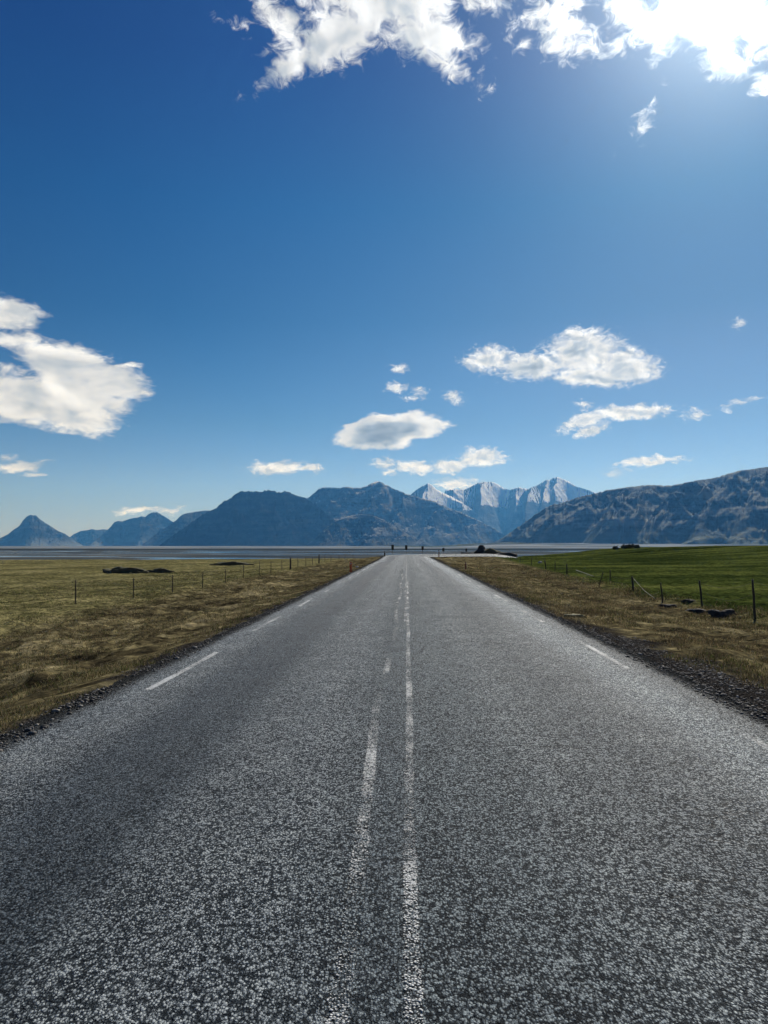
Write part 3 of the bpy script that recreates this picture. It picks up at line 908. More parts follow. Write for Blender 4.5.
def mountain(name, label, ridge, D, mat, seed, cot=1.9, amp=0.30, gfreq=9.0, jag=0.02, nu=420, nv=131, base=-25.0, snow=None, spur=0.55, dvar=0.05, power=1.15, comb=0.42, prof_pts=None, peaks=None, saw=0.0, drift=0.0):
    ridge = np.array(ridge, float)
    px = np.linspace(ridge[0, 0], ridge[-1, 0], nu)
    py = np.interp(px, ridge[:, 0], ridge[:, 1])
    # direction on the ground of each column
    dirs = np.array([ray(q, 546)[:] for q in px])
    dirs = dirs[:, :2] / np.linalg.norm(dirs[:, :2], axis=1)[:, None]
    Dr = D * (1 + dvar * perlin(np.linspace(0, 4.3, nu), np.full(nu, 0.4), seed))
    rr = np.array([ray(q, w_)[:] for q, w_ in zip(px, py)])
    H = 1.6 + rr[:, 2] / np.linalg.norm(rr[:, :2], axis=1) * Dr          # ridge height
    H = H + jag * (H.max()) * (fbm(px * 0.35, np.full(nu, 0.7), 4, seed + 3, 0.65)) * ss(H, 20, 160)
    H = np.maximum(H, 2.0)
    v = np.linspace(-1, 1, nv)                                            # -1 front foot, 0 ridge, +1 back foot
    v = np.sign(v) * np.abs(v) ** 1.0
    Hs = np.convolve(np.pad(H, 12, mode='edge'), np.ones(25) / 25, 'valid')
    Wf = (Hs - base) * cot + 0.03 * D
    s = px / F * D                                                        # metres along
    S, Vv = np.meshgrid(s, v, indexing='ij')
    Rr = Dr[:, None] + Vv * Wf[:, None]
    X = dirs[:, 0][:, None] * Rr; Y_ = dirs[:, 1][:, None] * Rr
    av = np.abs(Vv)
    L = H.max()
    prof = (1 - av) ** power
    if prof_pts is not None:
        pa = np.array(prof_pts, float)
        avw = np.clip(av + 0.07 * fbm(S / L * 1.6, Rr / L * 0.8, 3, seed + 41) * np.clip(av * 4, 0, 1) * (1 - av), 0, 1)
        prof = np.interp(avw, pa[:, 0], pa[:, 1])
    Hh = H[:, None] - base
    # spurs running down the slope: ridged noise stretched along the fall line
    wx = fbm(X / L * 0.9, Y_ / L * 0.9, 3, seed + 7) * 0.9
    sp1 = ridged(S / L * 1.25 + wx, Rr / L * spur + 0.4 * wx, 5, seed + 11)
    sp2 = ridged(S / L * gfreq * 0.6 + wx * 2.0, Rr / L * 1.5 + wx, 5, seed + 17)
    env = np.clip(av / 0.12, 0, 1) ** 0.8 * (1 - av) ** 0.6
    n = (sp1 - 0.45) * 1.25 + (sp2 - 0.4) * comb + 0.25 * fbm(X / L * 6, Y_ / L * 6, 5, seed + 23, 0.6)
    Z = base + Hh * prof + amp * Hh * n * env
    if peaks is not None:
        pk = np.array([ridge[0, 0] - 40] + list(peaks) + [ridge[-1, 0] + 40], float)
        q = px[:, None] + drift * Vv + 7 * wx
        q = np.clip(q, pk[0] + 0.01, pk[-1] - 0.01)
        ii = np.clip(np.searchsorted(pk, q) - 1, 0, len(pk) - 2)
        f = (q - pk[ii]) / (pk[ii + 1] - pk[ii])
        tri = np.where(f < 0.72, f / 0.72, (1 - f) / 0.28)
        gap = (pk[ii + 1] - pk[ii]) / F * D
        Z = Z - saw * np.minimum(gap, 0.9 * L) * tri * np.clip(av / 0.22, 0, 1) * (1 - av) ** 0.7 * 1.2
    jg = jag * 0.9 * Hh * fbm(X / L * 22, Y_ / L * 22, 3, seed + 29, 0.6) * (1 - av)
    Z = Z + jg
    # nothing may rise above the traced skyline: keep below the ridge's line of sight
    lim = 1.6 + (H[:, None] - 1.6) * Rr / Dr[:, None]
    Z = np.where(Vv < 0, np.minimum(Z, lim - 0.002 * L * av), np.minimum(Z, H[:, None] * (1 - 0.5 * av)))
    Z = np.where(av > 0.985, base, Z)
    me = np_mesh(name, np.stack([X.ravel(), Y_.ravel(), Z.ravel()], 1), grid_faces(nu, nv), 4)
    add_attr(me, 'hfrac', (Z / L).ravel())
    if snow is not None:
        # snow clings to the high slopes that fall towards the right, away from the sun-baked ribs
        gx = np.gradient(Z, axis=0) / np.gradient(S, axis=0)
        hf = Z / L
        gx = np.where(np.isfinite(gx), gx, 0)
        sn = snow(hf, gx, np.broadcast_to(px[:, None], Z.shape), Vv, sp2)
        add_attr(me, 'snow', sn.ravel())
    o = link_mesh('mountain', me, mat, smooth=True)
    tag(o, label, 'mountain', kind='structure')
    return o


m_blue = mountain_mat('far_basalt', (0.022, 0.028, 0.032), (0.045, 0.052, 0.052), (0.11, 0.115, 0.105), grass_mist_c=(0.20, 0.22, 0.20))  # pale foot is the mist strip painted into the rock colour
m_dark = mountain_mat('dark_basalt', (0.006, 0.010, 0.013), (0.011, 0.016, 0.019), (0.040, 0.044, 0.042), grass_mist_c=(0.014, 0.018, 0.016))
m_mid = mountain_mat('mottled_basalt', (0.018, 0.024, 0.026), (0.055, 0.060, 0.056), (0.26, 0.255, 0.23), pale=(0.50, 0.49, 0.44), snow=True, grass_mist_c=(0.12, 0.12, 0.085))
m_right = mountain_mat('grassy_basalt', (0.022, 0.030, 0.031), (0.095, 0.105, 0.095), (0.22, 0.225, 0.20), pale=(0.34, 0.35, 0.31), lr=(0.68, 1.0), bdist=38.0, grass_mist_c=(0.17, 0.19, 0.14))
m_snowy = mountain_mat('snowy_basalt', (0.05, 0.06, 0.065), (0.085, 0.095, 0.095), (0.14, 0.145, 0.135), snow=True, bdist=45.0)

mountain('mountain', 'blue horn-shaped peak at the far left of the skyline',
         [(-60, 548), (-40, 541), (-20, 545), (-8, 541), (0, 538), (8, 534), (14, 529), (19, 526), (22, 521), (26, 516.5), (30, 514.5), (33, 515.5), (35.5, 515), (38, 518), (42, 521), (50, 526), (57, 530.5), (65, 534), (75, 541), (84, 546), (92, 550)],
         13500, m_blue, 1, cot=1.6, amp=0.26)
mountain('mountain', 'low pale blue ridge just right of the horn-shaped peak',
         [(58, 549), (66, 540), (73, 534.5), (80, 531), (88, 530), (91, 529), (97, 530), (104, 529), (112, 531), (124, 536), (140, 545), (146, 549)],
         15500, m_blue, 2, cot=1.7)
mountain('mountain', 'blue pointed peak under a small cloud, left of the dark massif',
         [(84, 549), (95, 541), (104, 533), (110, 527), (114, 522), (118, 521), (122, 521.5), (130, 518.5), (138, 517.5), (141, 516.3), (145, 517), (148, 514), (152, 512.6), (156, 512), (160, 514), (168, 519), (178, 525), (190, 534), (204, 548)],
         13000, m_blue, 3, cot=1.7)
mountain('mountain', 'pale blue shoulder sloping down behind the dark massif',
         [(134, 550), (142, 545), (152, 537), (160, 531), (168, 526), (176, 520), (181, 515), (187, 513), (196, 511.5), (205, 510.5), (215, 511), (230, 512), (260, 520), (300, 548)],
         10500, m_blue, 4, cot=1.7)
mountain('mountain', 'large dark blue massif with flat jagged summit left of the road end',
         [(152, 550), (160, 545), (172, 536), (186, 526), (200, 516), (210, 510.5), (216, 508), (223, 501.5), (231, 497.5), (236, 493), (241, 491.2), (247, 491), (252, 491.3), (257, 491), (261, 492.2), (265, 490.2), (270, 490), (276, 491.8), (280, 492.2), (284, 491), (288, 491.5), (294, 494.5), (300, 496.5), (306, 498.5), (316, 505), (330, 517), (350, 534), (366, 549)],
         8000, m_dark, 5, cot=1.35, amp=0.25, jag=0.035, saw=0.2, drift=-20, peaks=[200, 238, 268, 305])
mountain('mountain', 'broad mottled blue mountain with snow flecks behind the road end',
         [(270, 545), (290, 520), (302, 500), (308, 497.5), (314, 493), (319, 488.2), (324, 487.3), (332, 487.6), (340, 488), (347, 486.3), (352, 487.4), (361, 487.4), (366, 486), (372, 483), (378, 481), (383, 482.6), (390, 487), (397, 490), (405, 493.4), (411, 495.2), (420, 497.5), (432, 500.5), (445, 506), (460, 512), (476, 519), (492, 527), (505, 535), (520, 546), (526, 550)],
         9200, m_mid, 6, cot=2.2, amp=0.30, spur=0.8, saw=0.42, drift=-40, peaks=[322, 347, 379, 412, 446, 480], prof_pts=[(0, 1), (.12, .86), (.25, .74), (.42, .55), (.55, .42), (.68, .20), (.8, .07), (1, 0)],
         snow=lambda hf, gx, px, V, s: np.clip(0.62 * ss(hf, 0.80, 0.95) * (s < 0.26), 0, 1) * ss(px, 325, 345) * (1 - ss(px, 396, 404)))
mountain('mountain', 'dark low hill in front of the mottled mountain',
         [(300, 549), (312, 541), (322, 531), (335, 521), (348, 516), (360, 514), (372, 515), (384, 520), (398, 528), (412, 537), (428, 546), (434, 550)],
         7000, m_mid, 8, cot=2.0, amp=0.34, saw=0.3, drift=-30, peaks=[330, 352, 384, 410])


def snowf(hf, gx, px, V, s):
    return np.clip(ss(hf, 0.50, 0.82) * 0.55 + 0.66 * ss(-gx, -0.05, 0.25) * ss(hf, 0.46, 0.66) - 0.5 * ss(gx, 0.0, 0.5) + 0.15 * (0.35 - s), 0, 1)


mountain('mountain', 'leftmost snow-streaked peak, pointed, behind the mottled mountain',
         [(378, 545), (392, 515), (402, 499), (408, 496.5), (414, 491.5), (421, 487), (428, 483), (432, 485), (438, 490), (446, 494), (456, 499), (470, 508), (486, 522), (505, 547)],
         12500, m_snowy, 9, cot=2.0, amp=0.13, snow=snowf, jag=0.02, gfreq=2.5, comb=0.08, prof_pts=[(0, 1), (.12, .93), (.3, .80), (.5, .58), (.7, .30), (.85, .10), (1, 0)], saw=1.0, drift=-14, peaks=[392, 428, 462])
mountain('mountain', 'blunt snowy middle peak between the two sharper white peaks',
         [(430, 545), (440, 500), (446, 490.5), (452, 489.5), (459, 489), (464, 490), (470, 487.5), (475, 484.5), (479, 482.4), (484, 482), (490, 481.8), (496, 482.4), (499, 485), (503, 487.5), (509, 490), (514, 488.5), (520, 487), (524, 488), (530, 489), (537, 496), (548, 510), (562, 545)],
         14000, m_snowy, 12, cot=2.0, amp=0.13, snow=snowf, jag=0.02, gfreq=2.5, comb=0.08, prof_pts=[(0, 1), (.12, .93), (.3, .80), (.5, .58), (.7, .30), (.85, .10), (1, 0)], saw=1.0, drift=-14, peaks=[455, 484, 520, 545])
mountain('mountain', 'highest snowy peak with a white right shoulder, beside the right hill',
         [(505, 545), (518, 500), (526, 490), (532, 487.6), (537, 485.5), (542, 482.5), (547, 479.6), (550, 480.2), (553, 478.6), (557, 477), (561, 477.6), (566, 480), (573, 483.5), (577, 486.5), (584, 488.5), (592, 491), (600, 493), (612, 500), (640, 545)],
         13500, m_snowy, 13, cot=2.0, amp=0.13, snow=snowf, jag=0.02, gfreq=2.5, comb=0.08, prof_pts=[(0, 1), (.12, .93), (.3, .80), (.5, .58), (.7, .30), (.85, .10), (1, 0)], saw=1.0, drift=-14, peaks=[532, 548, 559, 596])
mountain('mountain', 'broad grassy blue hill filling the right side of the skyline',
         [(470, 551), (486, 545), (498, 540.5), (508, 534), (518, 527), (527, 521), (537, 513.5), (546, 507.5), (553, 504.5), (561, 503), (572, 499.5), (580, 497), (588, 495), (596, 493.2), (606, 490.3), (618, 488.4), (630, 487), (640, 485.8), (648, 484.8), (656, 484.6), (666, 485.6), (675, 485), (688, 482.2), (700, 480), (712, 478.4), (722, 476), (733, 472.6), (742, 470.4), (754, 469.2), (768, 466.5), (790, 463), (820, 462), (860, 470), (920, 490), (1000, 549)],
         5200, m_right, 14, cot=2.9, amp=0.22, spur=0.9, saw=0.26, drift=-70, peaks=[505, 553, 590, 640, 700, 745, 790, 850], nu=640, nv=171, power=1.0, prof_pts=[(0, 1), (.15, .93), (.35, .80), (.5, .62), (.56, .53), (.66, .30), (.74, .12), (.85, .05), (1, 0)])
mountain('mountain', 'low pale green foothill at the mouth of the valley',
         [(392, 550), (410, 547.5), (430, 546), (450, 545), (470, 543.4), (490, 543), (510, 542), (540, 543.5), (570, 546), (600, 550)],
         4300, mountain_mat('foothill_grass', (0.06, 0.07, 0.05), (0.10, 0.12, 0.08), (0.16, 0.17, 0.12), grass_mist_c=(0.12, 0.145, 0.09)), 16, cot=6, amp=0.2, nu=200, nv=51, base=-4)

# ------------------------------------------------------------------ fences
m_wood = simple_mat('weathered_post', (0.055, 0.045, 0.035), 0.85, 0.4, 30, bump=0.004)
m_wood_pale = simple_mat('pale_fallen_timber', (0.24, 0.235, 0.20), 0.8, 0.35, 14, bump=0.004)
m_wire = simple_mat('fence_wire', (0.03, 0.027, 0.025), 0.9, 0.3, 20)


def post_bm(h, r, lean=(0, 0), sq=False):
    bm = bmesh.new()
    n = 6
    pts = []; rad = []
    for i in range(n + 1):
        f = i / n
        pts.append((lean[0] * f * h + 0.006 * math.sin(i * 2.1), lean[1] * f * h, -0.3 + (h + 0.3) * f))
        rad.append(r * (1.0 - 0.12 * f) * (1 + 0.08 * math.sin(i * 3.7)))
    rad[-1] *= 0.85
    tube(bm, pts, rad, 7)
    return bm


def build_fence(label, posts, wires_h, sag, wire_r=0.0026):
    """posts: (x, y, height, radius, lean)"""
    x0, y0 = posts[0][0], posts[0][1]
    o0 = Vector((x0, y0, gz(x0, y0)))
    root = empty('wire_fence', o0)
    tag(root, label, 'fence')
    tops = []
    for (px_, py_, h_, r_, ln) in posts:
        z = gz(px_, py_)
        ob = bm_obj('post', post_bm(h_, r_, ln), m_wood, root, True)
        ob.location = Vector((px_, py_, z)) - o0
        tops.append((Vector((px_, py_, z)), h_, ln, r_))
    for wi, wh in enumerate(wires_h):
        bm = bmesh.new()
        for i in range(len(tops) - 1):
            (a_, ha, la, ra), (b_, hb, lb, rb) = tops[i], tops[i + 1]
            sg = sag[wi] * (0.5 + random.random())
            pts = []
            for k_ in range(7):
                f = k_ / 6
                pa = a_ + Vector((la[0] * ha * wh, la[1] * ha * wh, ha * wh)); pb = b_ + Vector((lb[0] * hb * wh, lb[1] * hb * wh, hb * wh))
                q = pa.lerp(pb, f); q.z -= sg * 4 * f * (1 - f)
                q.x += ra * 0.9
                pts.append(q - o0)
            tube(bm, pts, wire_r, 4, False)
        bm_obj('wire', bm, m_wire, root)
    return root


def on_ground(px_, py_, guess=30.0):
    """where the ray through this pixel meets the ground"""
    d = ray(px_, py_)
    a_, b_ = 2.0, 400.0
    for _ in range(3):
        ss_ = a_ * (b_ / a_) ** np.linspace(0, 1, 300)
        hit = (CAM.z + d.z * ss_) <= ground_z(d.x * ss_, d.y * ss_)
        k_ = int(np.argmax(hit)) if hit.any() else 299
        a_, b_ = float(ss_[max(k_ - 1, 0)]), float(ss_[k_])
    return CAM + d * b_


def fence_posts(spec):
    out_ = []
    for (px_, pb, pt, r_, lnx) in spec:
        q = on_ground(px_, pb)
        h_ = (pb - pt) / F * q.y
        out_.append((q.x, q.y, h_, r_, (lnx, 0.02 * random.uniform(-1, 1))))
    return out_


# base pixels and heights along the two fence lines
LF = [(75.5, 604, 579.5, 0.028, 0.0), (133.5, 598, 578, 0.024, 0.0), (172.5, 592, 574.6, 0.024, 0), (202.5, 587.6, 572, 0.024, 0.02), (225.4, 583, 568.8, 0.024, 0),
      (243.4, 578.6, 563.6, 0.024, 0), (259.3, 574.6, 561.2, 0.024, 0.02)]
posts = fence_posts(LF)
lx, ly = posts[-1][0], posts[-1][1]
# onwards: parallel to the road towards the bend
for i, (pxx, hh_, rr_) in enumerate([(271, .95, .03), (282, .95, .03), (290.5, 1.15, .085), (298, .95, .03), (306, 1.05, .035), (312.5, .95, .03), (319, 1.1, .085), (325, .95, .03), (331, .95, .03), (339, .95, .03), (345, .95, .03), (353, .9, .03), (359, .9, .03)]):
    X_ = -11.2 + 0.05 * i
    d = ray(pxx, 560); Y_ = X_ * d.y / d.x
    posts.append((X_, Y_, hh_, rr_, (0.02 * random.uniform(-1, 1), 0)))
# one more post before the frame edge
p0, p1 = posts[0], posts[1]
posts.insert(0, (p0[0] - (p1[0] - p0[0]) * 1.2, p0[1] - (p1[1] - p0[1]) * 1.2, 0.95, 0.024, (0.01, 0)))
build_fence('thin wire fence on slim dark posts crossing the left pasture', posts, [0.3, 0.55, 0.8, 0.97], [0.02, 0.02, 0.03, 0.03])

RF = [(755.5, 618, 580, 0.032, -0.06), (703, 607, 581, 0.032, -0.12), (663.5, 602.5, 583, 0.028, -0.13), (633.5, 591, 576.5, 0.045, -0.08),
      (597, 586, 572, 0.024, 0.45), (567, 574.5, 564, 0.045, -0.02), (546.5, 569, 560, 0.05, -0.2), (531.5, 565, 557.5, 0.028, 0.0), (520, 562.5, 556.5, 0.028, 0.05), (510.5, 561, 555.5, 0.028, 0)]
posts = fence_posts(RF)
p0, p1 = posts[0], posts[1]
posts.insert(0, (p0[0] + 0.2, p0[1] - 4.6, 0.98, 0.032, (-0.028, 0)))
fr = build_fence('sagging wire fence with leaning dark posts beside the green field', posts, [0.35, 0.65, 0.92], [0.28, 0.3, 0.25])
for (pxx, pb, pt) in ((610, 580, 570), (555, 571, 561)):
    q = on_ground(pxx, pb)
    ob = bm_obj('post', post_bm((pb - pt) / F * q.y, 0.03, (0.028, 0)), m_wood, fr, True)
    ob.location = q - fr.location
# fallen pale rails hanging from a post
def rail(pts_px, name, label, r_):
    """a pole following the ground between pixels, lifted by the given heights"""
    pts_ = []
    for (px_, py_, up) in pts_px:
        q = on_ground(px_, py_); q.z = gz(q.x, q.y) + up; pts_.append(q)
    o0 = pts_[0].copy(); o0.z = gz(o0.x, o0.y)
    bm = bmesh.new()
    full = []
    for i in range(len(pts_) - 1):
        for k_ in range(4): full.append(pts_[i].lerp(pts_[i + 1], k_ / 4) - o0)
    full.append(pts_[-1] - o0)
    tube(bm, full, [r_ * (1 + 0.15 * math.sin(i * 1.7)) for i in range(len(full))], 7)
    ob = bm_obj(name, bm, m_wood_pale, None, True); ob.location = o0
    tag(ob, label, 'rail')
    return ob


q0 = on_ground(633, 590)
rail([(634, 591, 0.50), (644, 596, 0.22), (655, 600, 0.05)], 'fallen_rail', 'pale rail hanging from the leaning fence post down to the grass', 0.008)
rail([(576, 571, 0.07), (585, 574.5, 0.08), (594, 577.5, 0.06)], 'fallen_rail', 'pale rail lying in the grass beyond the tilted fence post', 0.018)

# ------------------------------------------------------------------ rocks and hummocks
m_rock = simple_mat('dark_boulder', (0.045, 0.042, 0.036), 0.95, 0.7, 6, bump=0.05)
m_palestone = simple_mat('pale_stone', (0.45, 0.44, 0.42), 0.8, 0.2, 9, bump=0.01)


def soil_mat():
    m, t, b, _ = material('eroded_turf')
    g = t.node('ShaderNodeNewGeometry')
    s = t.node('ShaderNodeSeparateXYZ'); t.l.new(g.outputs['Normal'], s.inputs[0])
    n = t.noise(pos(t), 5.0, 5, 0.65)
    top = t.mr(t.math('MULTIPLY_ADD', n, 0.4, s.outputs[2]), 0.60, 0.80)
    gc = t.ramp(n, [(0.35, (0.055, 0.058, 0.022)), (0.65, (0.11, 0.10, 0.045))])
    t.put(b.inputs['Base Color'], t.mix(top, (0.105, 0.085, 0.055), gc))
    b.inputs['Roughness'].default_value = 0.95
    t.put(b.inputs['Normal'], t.bump(n, 0.8, 0.06))
    return m


m_soil = soil_mat()


def blob(name, label, cat, c, size, mat, seed, rot=0.0, rough=0.35, flat=0.0, sub=4, freq=1.2):
    bm = bmesh.new(); bmesh.ops.create_icosphere(bm, subdivisions=sub, radius=1.0)
    for v in bm.verts:
        n = mnoise.fractal(v.co * freq + Vector((seed * 3.1, seed, 0)), 0.8, 2.1, 5)
        n2 = mnoise.cell(v.co * 1.9 + Vector((seed, 0, seed * 2)))
        v.co *= 1 + rough * n + 0.10 * rough * n2
        if v.co.z < 0: v.co.z *= 0.5
        if flat: v.co.z = min(v.co.z, flat + 0.12 * n)
        v.co = Vector((v.co.x * size[0] / 2, v.co.y * size[1] / 2, v.co.z * size[2]))
    ob = bm_obj(name, bm, mat, None, True)
    ob.location = c; ob.rotation_euler = (0, 0, rot)
    tag(ob, label, cat)
    return ob


def blob_px(name, label, cat, x0, x1, ybase, ytop, mat, seed, dep=0.7, Y=None, **kw):
    cxp = (x0 + x1) / 2
    if Y is None: q = on_ground(cxp, ybase)
    else:
        q = at_depth(cxp, ybase, Y); ybase = 546 + (1.6 - gz(q.x, q.y)) * F / q.y; q.z = gz(q.x, q.y)
    wd = (x1 - x0) / F * q.y; hg = (ybase - ytop) / F * q.y
    q.z = gz(q.x, q.y + wd * dep * 0.3)
    q.y += wd * dep * 0.3
    return blob(name, label, cat, q, (wd * 1.05, wd * dep, hg), mat, seed, **kw)


blob_px('grass_hummock', 'long dark-faced turf hummock in the left pasture, biggest of the three', 'hummock', 100, 143, 573, 567.6, m_soil, 1, 0.6, rough=0.4, freq=2.0)
blob_px('grass_hummock', 'small low dark hummock right of the biggest one in the left pasture', 'hummock', 145, 170, 572.5, 568.5, m_soil, 2, 0.4, rough=0.4, freq=2.0)
blob_px('grass_hummock', 'far dark hummock behind the wire fence in the left pasture', 'hummock', 213, 249, 565.5, 562, m_soil, 3, 0.4, rough=0.4, freq=2.0)
blob_px('field_stone', 'flat dark stone at the foot of the fence post, leftmost of the three', 'rock', 659, 677, 608, 603, m_rock, 4, 0.6, flat=0.6, sub=3)
blob_px('field_stone', 'flat pale-topped dark stone beside the tilted post near the right edge', 'rock', 686, 708, 613, 607.5, m_rock, 5, 0.55, flat=0.65, sub=3)
blob_px('field_stone', 'pointed dark stone between the last two fence posts on the right', 'rock', 712, 737, 616, 609.5, m_rock, 6, 0.5, rough=0.5, sub=3)
blob_px('field_stone', 'thin dark stone lying in the green field behind the fence', 'rock', 682, 695, 602, 599, m_rock, 7, 0.5, sub=3)
blob_px('field_stone', 'small pale stone at the fence between far posts on the right', 'rock', 538.5, 542.5, 563, 561.4, m_palestone, 8, 0.5, sub=2)
blob_px('field_stone', 'small white stone lying right of the orange roadside post', 'rock', 355.5, 358.8, 567.5, 566, m_palestone, 9, 0.5, sub=2)
blob_px('field_stone', 'low mossy stone in the dry grass of the right verge', 'rock', 566, 585, 617.5, 612, simple_mat('mossy_stone', (0.16, 0.15, 0.08), 0.95, 0.35, 8, bump=0.02), 10, 0.5, flat=0.5, sub=3)
# boulders where the road leaves to the right
blob_px('boulder', 'low black rock slab left of the bend, nearest the fourth marker', 'rock', 440.5, 449, 554.3, 551.8, m_rock, 11, 0.5, Y=147, flat=0.6, sub=3)
blob_px('boulder', 'low black boulder at the left end of the rock pile', 'rock', 459.5, 474, 554.6, 550.6, m_rock, 12, 0.5, Y=150, flat=0.7, sub=3)
blob_px('boulder', 'tallest black boulder of the pile beyond the bend', 'rock', 472, 490, 554.8, 547.8, m_rock, 13, 0.5, Y=151, rough=0.5, sub=3, rot=0.3)
blob_px('boulder', 'sloping grass-topped boulder in the middle of the rock pile', 'rock', 481, 503, 554.8, 549.2, m_soil, 14, 0.5, Y=150, rough=0.35, sub=3)
blob_px('boulder', 'long low black boulder at the right end of the pile', 'rock', 493, 518, 555.2, 550.8, m_rock, 15, 0.4, Y=149, rough=0.35, flat=0.7, sub=3)

# ------------------------------------------------------------------ bushes on the field's horizon
m_leaf = simple_mat('dark_bush_leaves', (0.028, 0.040, 0.018), 0.8, 0.4, 3)
m_bark = simple_mat('bush_bark', (0.05, 0.04, 0.03), 0.9, 0.3, 20)


def bush(label, px0, px1, ytop, Y, seed):
    cxp = (px0 + px1) / 2
    q = at_depth(cxp, 546, Y); q.z = gz(q.x, q.y)
    wd = (px1 - px0) / F * Y
    h_ = max(1.2, at_depth(cxp, ytop, Y).z - q.z)
    root = empty('bush', q); tag(root, label, 'bush', 'bushes on the far edge of the green field')
    rnd = random.Random(seed)
    bm = bmesh.new()
    for k_ in range(5):
        a_ = rnd.uniform(0, 6.28); e = Vector((math.cos(a_) * wd * 0.3, math.sin(a_) * wd * 0.3, h_ * 0.75))
        tube(bm, [Vector((0, 0, -0.1)), e * 0.4 + Vector((0, 0, 0.1)), e], [0.06, 0.04, 0.015], 5)
    bm_obj('stem', bm, m_bark, root, True)
    V = []; Fc = []
    lobes = [(rnd.uniform(-.32, .32), rnd.uniform(-.25, .25), rnd.uniform(.12, .42), rnd.uniform(.22, .34)) for _ in range(7)]
    for i in range(2200):
        lx_, ly_, lz_, lr = rnd.choice(lobes)
        v = Vector((rnd.gauss(0, 1), rnd.gauss(0, 1), rnd.gauss(0, 1))).normalized() * (rnd.random() ** 0.4)
        c_ = Vector(((lx_ + v.x * lr * 0.9) * wd, (ly_ + v.y * lr * 0.8) * wd, (lz_ + v.z * lr) * h_))
        if c_.z < 0.02: continue
        u = Vector((rnd.gauss(0, 1), rnd.gauss(0, 1), rnd.gauss(0, 1))).normalized(); w_ = u.orthogonal().normalized()
        s_ = rnd.uniform(0.05, 0.11)
        k0 = len(V); V += [c_ - u * s_, c_ + w_ * s_ * 0.5, c_ + u * s_, c_ - w_ * s_ * 0.5]; Fc += [k0, k0 + 1, k0 + 2, k0 + 3]
    me = np_mesh('crown', np.array([v[:] for v in V]), np.array(Fc), 4)
    link_mesh('crown', me, m_leaf, root)


bush('leftmost dark bush on the horizon of the green field', 613, 620, 543.6, 175, 1)
bush('dark bush on the green field horizon, second from the left', 621, 628.5, 542, 177, 2)
bush('tallest dark bush of the row on the green field horizon', 627, 635, 541.4, 178, 3)
bush('low rightmost bush of the row on the green field horizon', 634, 641, 543.6, 176, 4)

# ------------------------------------------------------------------ roadside markers
m_pole = simple_mat('marker_pole', (0.10, 0.10, 0.10), 0.6, 0.2, 12)
m_blk = simple_mat('marker_black', (0.015, 0.015, 0.015), 0.6, 0.2, 12)
m_backlit_yellow = simple_mat('marker_backlit_yellow', (0.05, 0.042, 0.012), 0.6, 0.2, 12)  # backlit look painted in: board and yellow chevron kept near black


def curve_marker(label, px_, ytop, ybot, Y, wpx):
    q = at_depth(px_, ytop, Y); zt = q.z
    zb = at_depth(px_, ybot, Y).z
    zg = gz(q.x, q.y)
    root = empty('curve_marker', (q.x, q.y, zg)); tag(root, label, 'road sign', 'black marker boards around the outside of the bend')
    bm = bmesh.new(); tube(bm, [(0, 0.04, -0.3), (0, 0.04, zt - zg - 0.05)], 0.035, 8)
    bm_obj('pole', bm, m_pole, root, True)
    wd = wpx / F * Y; ht = zt - zb
    bm = bmesh.new(); box(bm, (0, 0, zt - zg - ht / 2), (wd, 0.03, ht), 0.008)
    brd = bm_obj('board', bm, m_blk, root)
    # chevron pointing to the right on the face, its yellow darkened as backlit
    bm = bmesh.new()
    zc = zt - zg - ht / 2
    for sgn in (1, -1):
        ptsq = [(-wd * .3, sgn * ht * .38), (-wd * .02, sgn * ht * .38), (wd * .34, 0), (wd * .06, 0)]
        vs_ = [bm.verts.new((a_, -0.019, zc + b_)) for a_, b_ in ptsq]; bm.faces.new(vs_)
    bm_obj('chevron', bm, m_backlit_yellow, brd)
    return root


curve_marker('black marker board on a pole beyond the bend, leftmost and tallest', 392.6, 544.9, 549.9, 137, 2.4)
curve_marker('black marker board on a pole beyond the bend, second from the left', 406.2, 545.2, 549.8, 140, 2.3)
curve_marker('black marker board on a pole, middle one above the road end', 422.6, 546.3, 550.2, 143, 2.2)
curve_marker('black marker board right of the road end, above the flat rock slab', 443.4, 548.0, 551.2, 148, 2.0)
curve_marker('black marker board left of the rock pile, rightmost of the row', 466.3, 548.6, 551.6, 151, 1.7)

m_orange = simple_mat('orange_plastic', (0.85, 0.15, 0.03), 0.5, 0.15, 10)
m_rust = simple_mat('faded_red_plastic', (0.20, 0.045, 0.025), 0.6, 0.2, 10)
m_black = simple_mat('dark_post_paint', (0.03, 0.028, 0.026), 0.6, 0.2, 10)
m_refl = simple_mat('reflector_white', (0.6, 0.6, 0.58), 0.35, 0.1, 10)


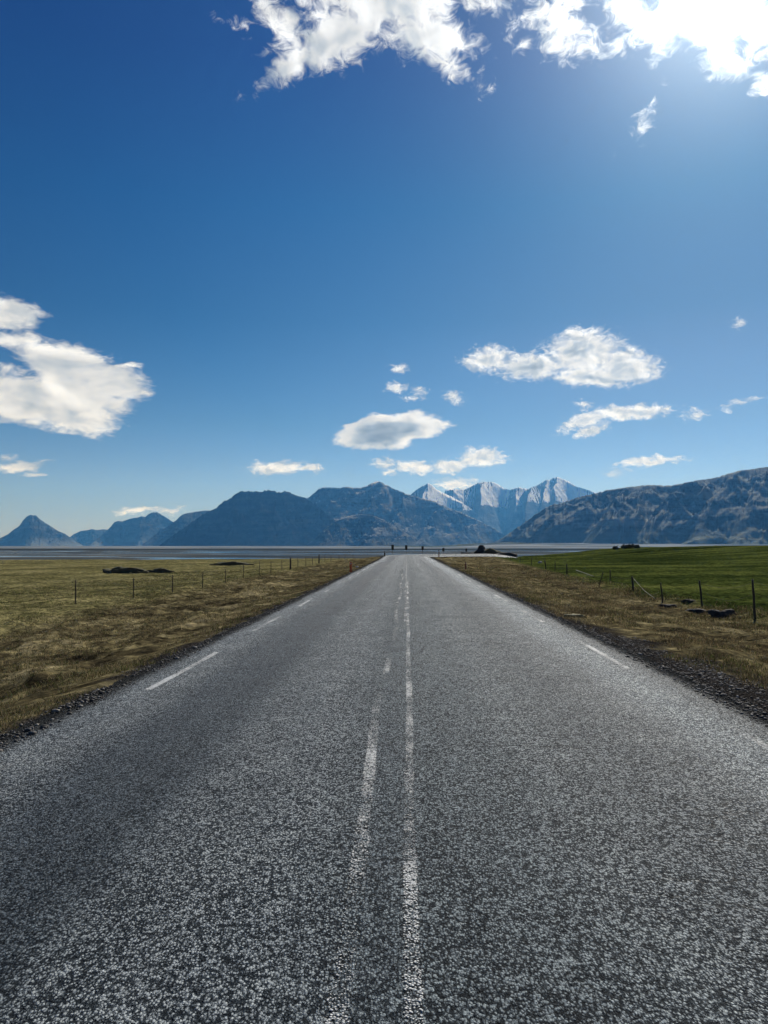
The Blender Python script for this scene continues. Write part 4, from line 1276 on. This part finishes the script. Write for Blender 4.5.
def edge_post(label, px_, pb, pt, mat, wd=0.10, Y=None):
    q = on_ground(px_, pb) if Y is None else at_depth(px_, pb, Y)
    q.z = gz(q.x, q.y)
    h_ = (pb - pt) / F * q.y
    root = empty('edge_post', q); tag(root, label, 'roadside post')
    bm = bmesh.new(); box(bm, (0, 0, h_ / 2 - 0.15), (wd, 0.05, h_ + 0.3), 0.012)
    for v in bm.verts:
        if v.co.z > h_ * 0.9 and v.co.x > 0: v.co.z -= 0.04
    body = bm_obj('body', bm, mat, root)
    bm = bmesh.new(); box(bm, (0, -0.028, h_ * 0.84), (wd * 0.55, 0.008, h_ * 0.10))
    bm_obj('reflector', bm, m_refl, root)
    return root


edge_post('bright orange post at the left edge of the road', 350.8, 572.6, 562, m_orange, 0.15)
edge_post('short dark post at the left edge just before the bend', 384.6, 556.8, 551.6, m_black, 0.16)
edge_post('rust red post where the right road edge starts to bend', 438.9, 557.2, 550.4, m_rust, 0.14)
edge_post('faint faded red post in the dry grass of the right verge', 465.6, 569.5, 562, m_rust, 0.09)

# ------------------------------------------------------------------ the air
hz = bpy.data.materials.new('haze_air'); hz.use_nodes = True; hz.node_tree.nodes.clear()
t = NT(hz.node_tree)
ho = t.node('ShaderNodeOutputMaterial'); pvn = t.node('ShaderNodeVolumePrincipled')
pvn.inputs['Color'].default_value = (0.11, 0.42, 1.0, 1)
pvn.inputs['Absorption Color'].default_value = (1, 1, 1, 1)
pvn.inputs['Density'].default_value = 4.3e-5
pvn.inputs['Anisotropy'].default_value = 0.35
t.l.new(pvn.outputs[0], ho.inputs['Volume'])
bm = bmesh.new()
box(bm, (0, 9000, 780), (36000, 22000, 1660))
haze = bm_obj('haze', bm, hz); tag(haze, 'pale blue haze over the plain and mountains', 'haze', kind='stuff')
haze.display_type = 'WIRE'

# ------------------------------------------------------------------ render settings
sc.view_settings.view_transform = 'Standard'
sc.view_settings.look = 'None'
sc.view_settings.exposure = 0.0
sc.view_settings.gamma = 1.0
sc.render.engine = 'CYCLES'
sc.cycles.max_bounces = 5
sc.cycles.diffuse_bounces = 2
sc.cycles.glossy_bounces = 2
sc.cycles.transparent_max_bounces = 8
sc.cycles.volume_bounces = 0
sc.cycles.use_denoising = True
sc.cycles.use_adaptive_sampling = True
sc.cycles.adaptive_threshold = 0.03
sc.cycles.adaptive_min_samples = 16
